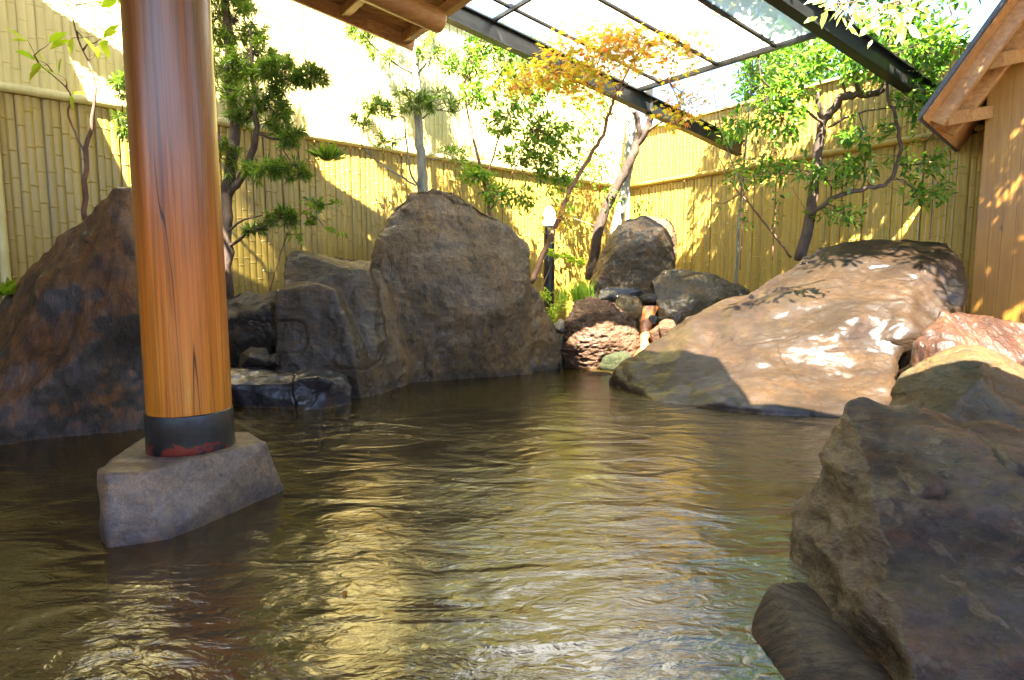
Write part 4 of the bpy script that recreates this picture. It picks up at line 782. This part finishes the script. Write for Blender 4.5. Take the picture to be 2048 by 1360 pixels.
tree('fern', 'green fern clump at the foot of the lamp post', 'plant', [[(1100, 640, 8.7, .004), (1098, 620, 8.7, .003), (1095, 600, 8.7, .003)]],
    [(1090, 590, 8.65, 18, 12, .15, 1.0), (1105, 615, 8.6, 22, 18, .15, 1.4), (1130, 610, 8.6, 18, 15, .12, .9), (1105, 645, 8.5, 16, 18, .12, .9)], BROAD, .055, LF_LIM, BK_R, 44, tw=10, per=10, spread=.03)
grass_tuft(655, 322, 7.9, 90, .28, 'hanging_plant', 'strap-leaved epiphyte growing on the bamboo fence beside the sunlit streak', LF_POD, 5, .04, STRAP, 1.2)
grass_tuft(5, 590, 4.9, 60, .14, 'weed', 'small green weed behind the brown boulder at the left edge', LF_LIM, 6, .05, BROAD, 1.0)

# trees beyond the fences
rg = np.random.default_rng(77)
def far_tree(px, py, Y, rx, ry, rY, n, label, seed, leaf=.16, mat=LF_BG):
    r = np.random.default_rng(seed); cl = []
    for i in range(n):
        u = r.normal(0, 1, 3); u /= np.linalg.norm(u); u *= r.uniform(.2, 1) ** .5
        cl.append((px + u[0] * rx, py + u[2] * ry, Y + u[1] * rY, rx * .28, ry * .24, rY * .35, 1))
    base = P(px, py, Y); z0 = .2; ph = 568 + (CAMH - z0) / Y * FPX
    tree('garden_tree', label, 'tree', [[(px, ph, Y, .16), (px + 10, (ph + py) / 2, Y, .13), (px, py + ry * .3, Y, .10), (px - 10, py - ry * .6, Y, .04)]] +
        [[(px, py + ry * .4, Y, .06), (px + s * rx * .4, py, Y + .3, .04), (px + s * rx * .8, py - ry * .2, Y, .015)] for s in (-1, 1)],
        cl, BROAD, leaf, mat, BK_D, seed, tw=10, per=13, spread=.16, twig_r=.008, group='trees beyond the right fence')
far_tree(1560, 190, 14.5, 85, 110, 1.2, 26, 'green tree beyond the fence below the glass canopy edge', 81)
far_tree(1590, 130, 14.0, 90, 110, 1.2, 18, 'thin leafed tree beyond the fence in the middle of the gap', 82)
far_tree(1800, 60, 13.0, 130, 150, 1.4, 30, 'broad light green tree beyond the fence left of the building roof', 83)
far_tree(1900, 180, 11.5, 90, 90, 1.0, 14, 'bushy tree beyond the fence low against the building roof', 84)
def PXW(x, y, z):
    d = Vector((x, y, z - CAMH)); f = d.y * CP - d.z * SP; u = d.y * SP + d.z * CP
    return 1024 + FPX * d.x / f, 680 - FPX * u / f
rg = np.random.default_rng(8); cl = []  # leaf clumps of an unseen tree, added to shade the slab and building
for x in np.arange(3.9, 7.6, .55):
    for y, z in ((4.7, 5.3), (5.3, 5.1), (5.5, 5.7)) + (((3.9, 5.4), (3.4, 5.3)) if x > 4.7 else ()):
        cl.append((*PXW(x, y, z + rg.uniform(-.15, .15)), y, 140, 90, .4, 3.4 if x > 4.4 else 2.2))
tree('shade_tree', 'unseen evergreen added beyond the right edge to shade the slab and wooden building', 'tree', [[(*PXW(7.6, 5.2, .2), 5.2, .14), (*PXW(7.5, 5.2, 2.5), 5.2, .11), (*PXW(7.0, 5.2, 4.2), 5.2, .09), (*PXW(5.8, 5.2, 5.1), 5.2, .05), (*PXW(4.3, 5.1, 5.3), 5.1, .02)]],
    cl, BROAD, .12, LF_GRN, BK_D, 90, tw=16, per=9)
tree('slender_tree', 'slim pale stemmed tree with a light crown between glass canopy and crooked tree', 'tree',
    [[(1470, 600, 9.8, .022), (1480, 420, 9.8, .02), (1495, 250, 9.7, .016), (1505, 120, 9.6, .012), (1500, -40, 9.5, .008)], [(1485, 380, 9.8, .012), (1440, 250, 9.8, .009), (1420, 120, 9.7, .005)]],
    [(1500, 40, 9.5, 60, 50, .4, 1.8), (1560, 60, 9.4, 60, 50, .4, 1.8), (1520, 130, 9.5, 50, 40, .35, 1.2), (1610, 120, 9.3, 40, 35, .3, .8), (1520, -40, 9.5, 70, 40, .4, 2), (1560, 200, 9.4, 45, 35, .3, .7)],
    BROAD, .10, LF_GRN, BK_G, 91, tw=16, per=9)
rg = np.random.default_rng(31)
for px, py, lab in ((740, 905, 'small yellowed leaf floating on the pool right of the black boulder'), (905, 960, 'small yellowed leaf floating on the pool in front of the tall centre rock'), (690, 1180, 'small yellowed leaf floating nearest the camera, right of the foundation stone'), (1190, 905, 'small yellowed leaf floating on the pool left of the sunlit slab')):
    c = W(px, py, .006); me = leaf_mesh('fallen_leaf', BROAD, [np.array(c)], [rg.normal(0, 1, 3) * [1, 1, .02]], .045, rg, .1); recentre(me, c)
    tag(link('fallen_leaf', me, LF_ORG, None, c), lab, 'leaf', 'leaves floating on the pool')
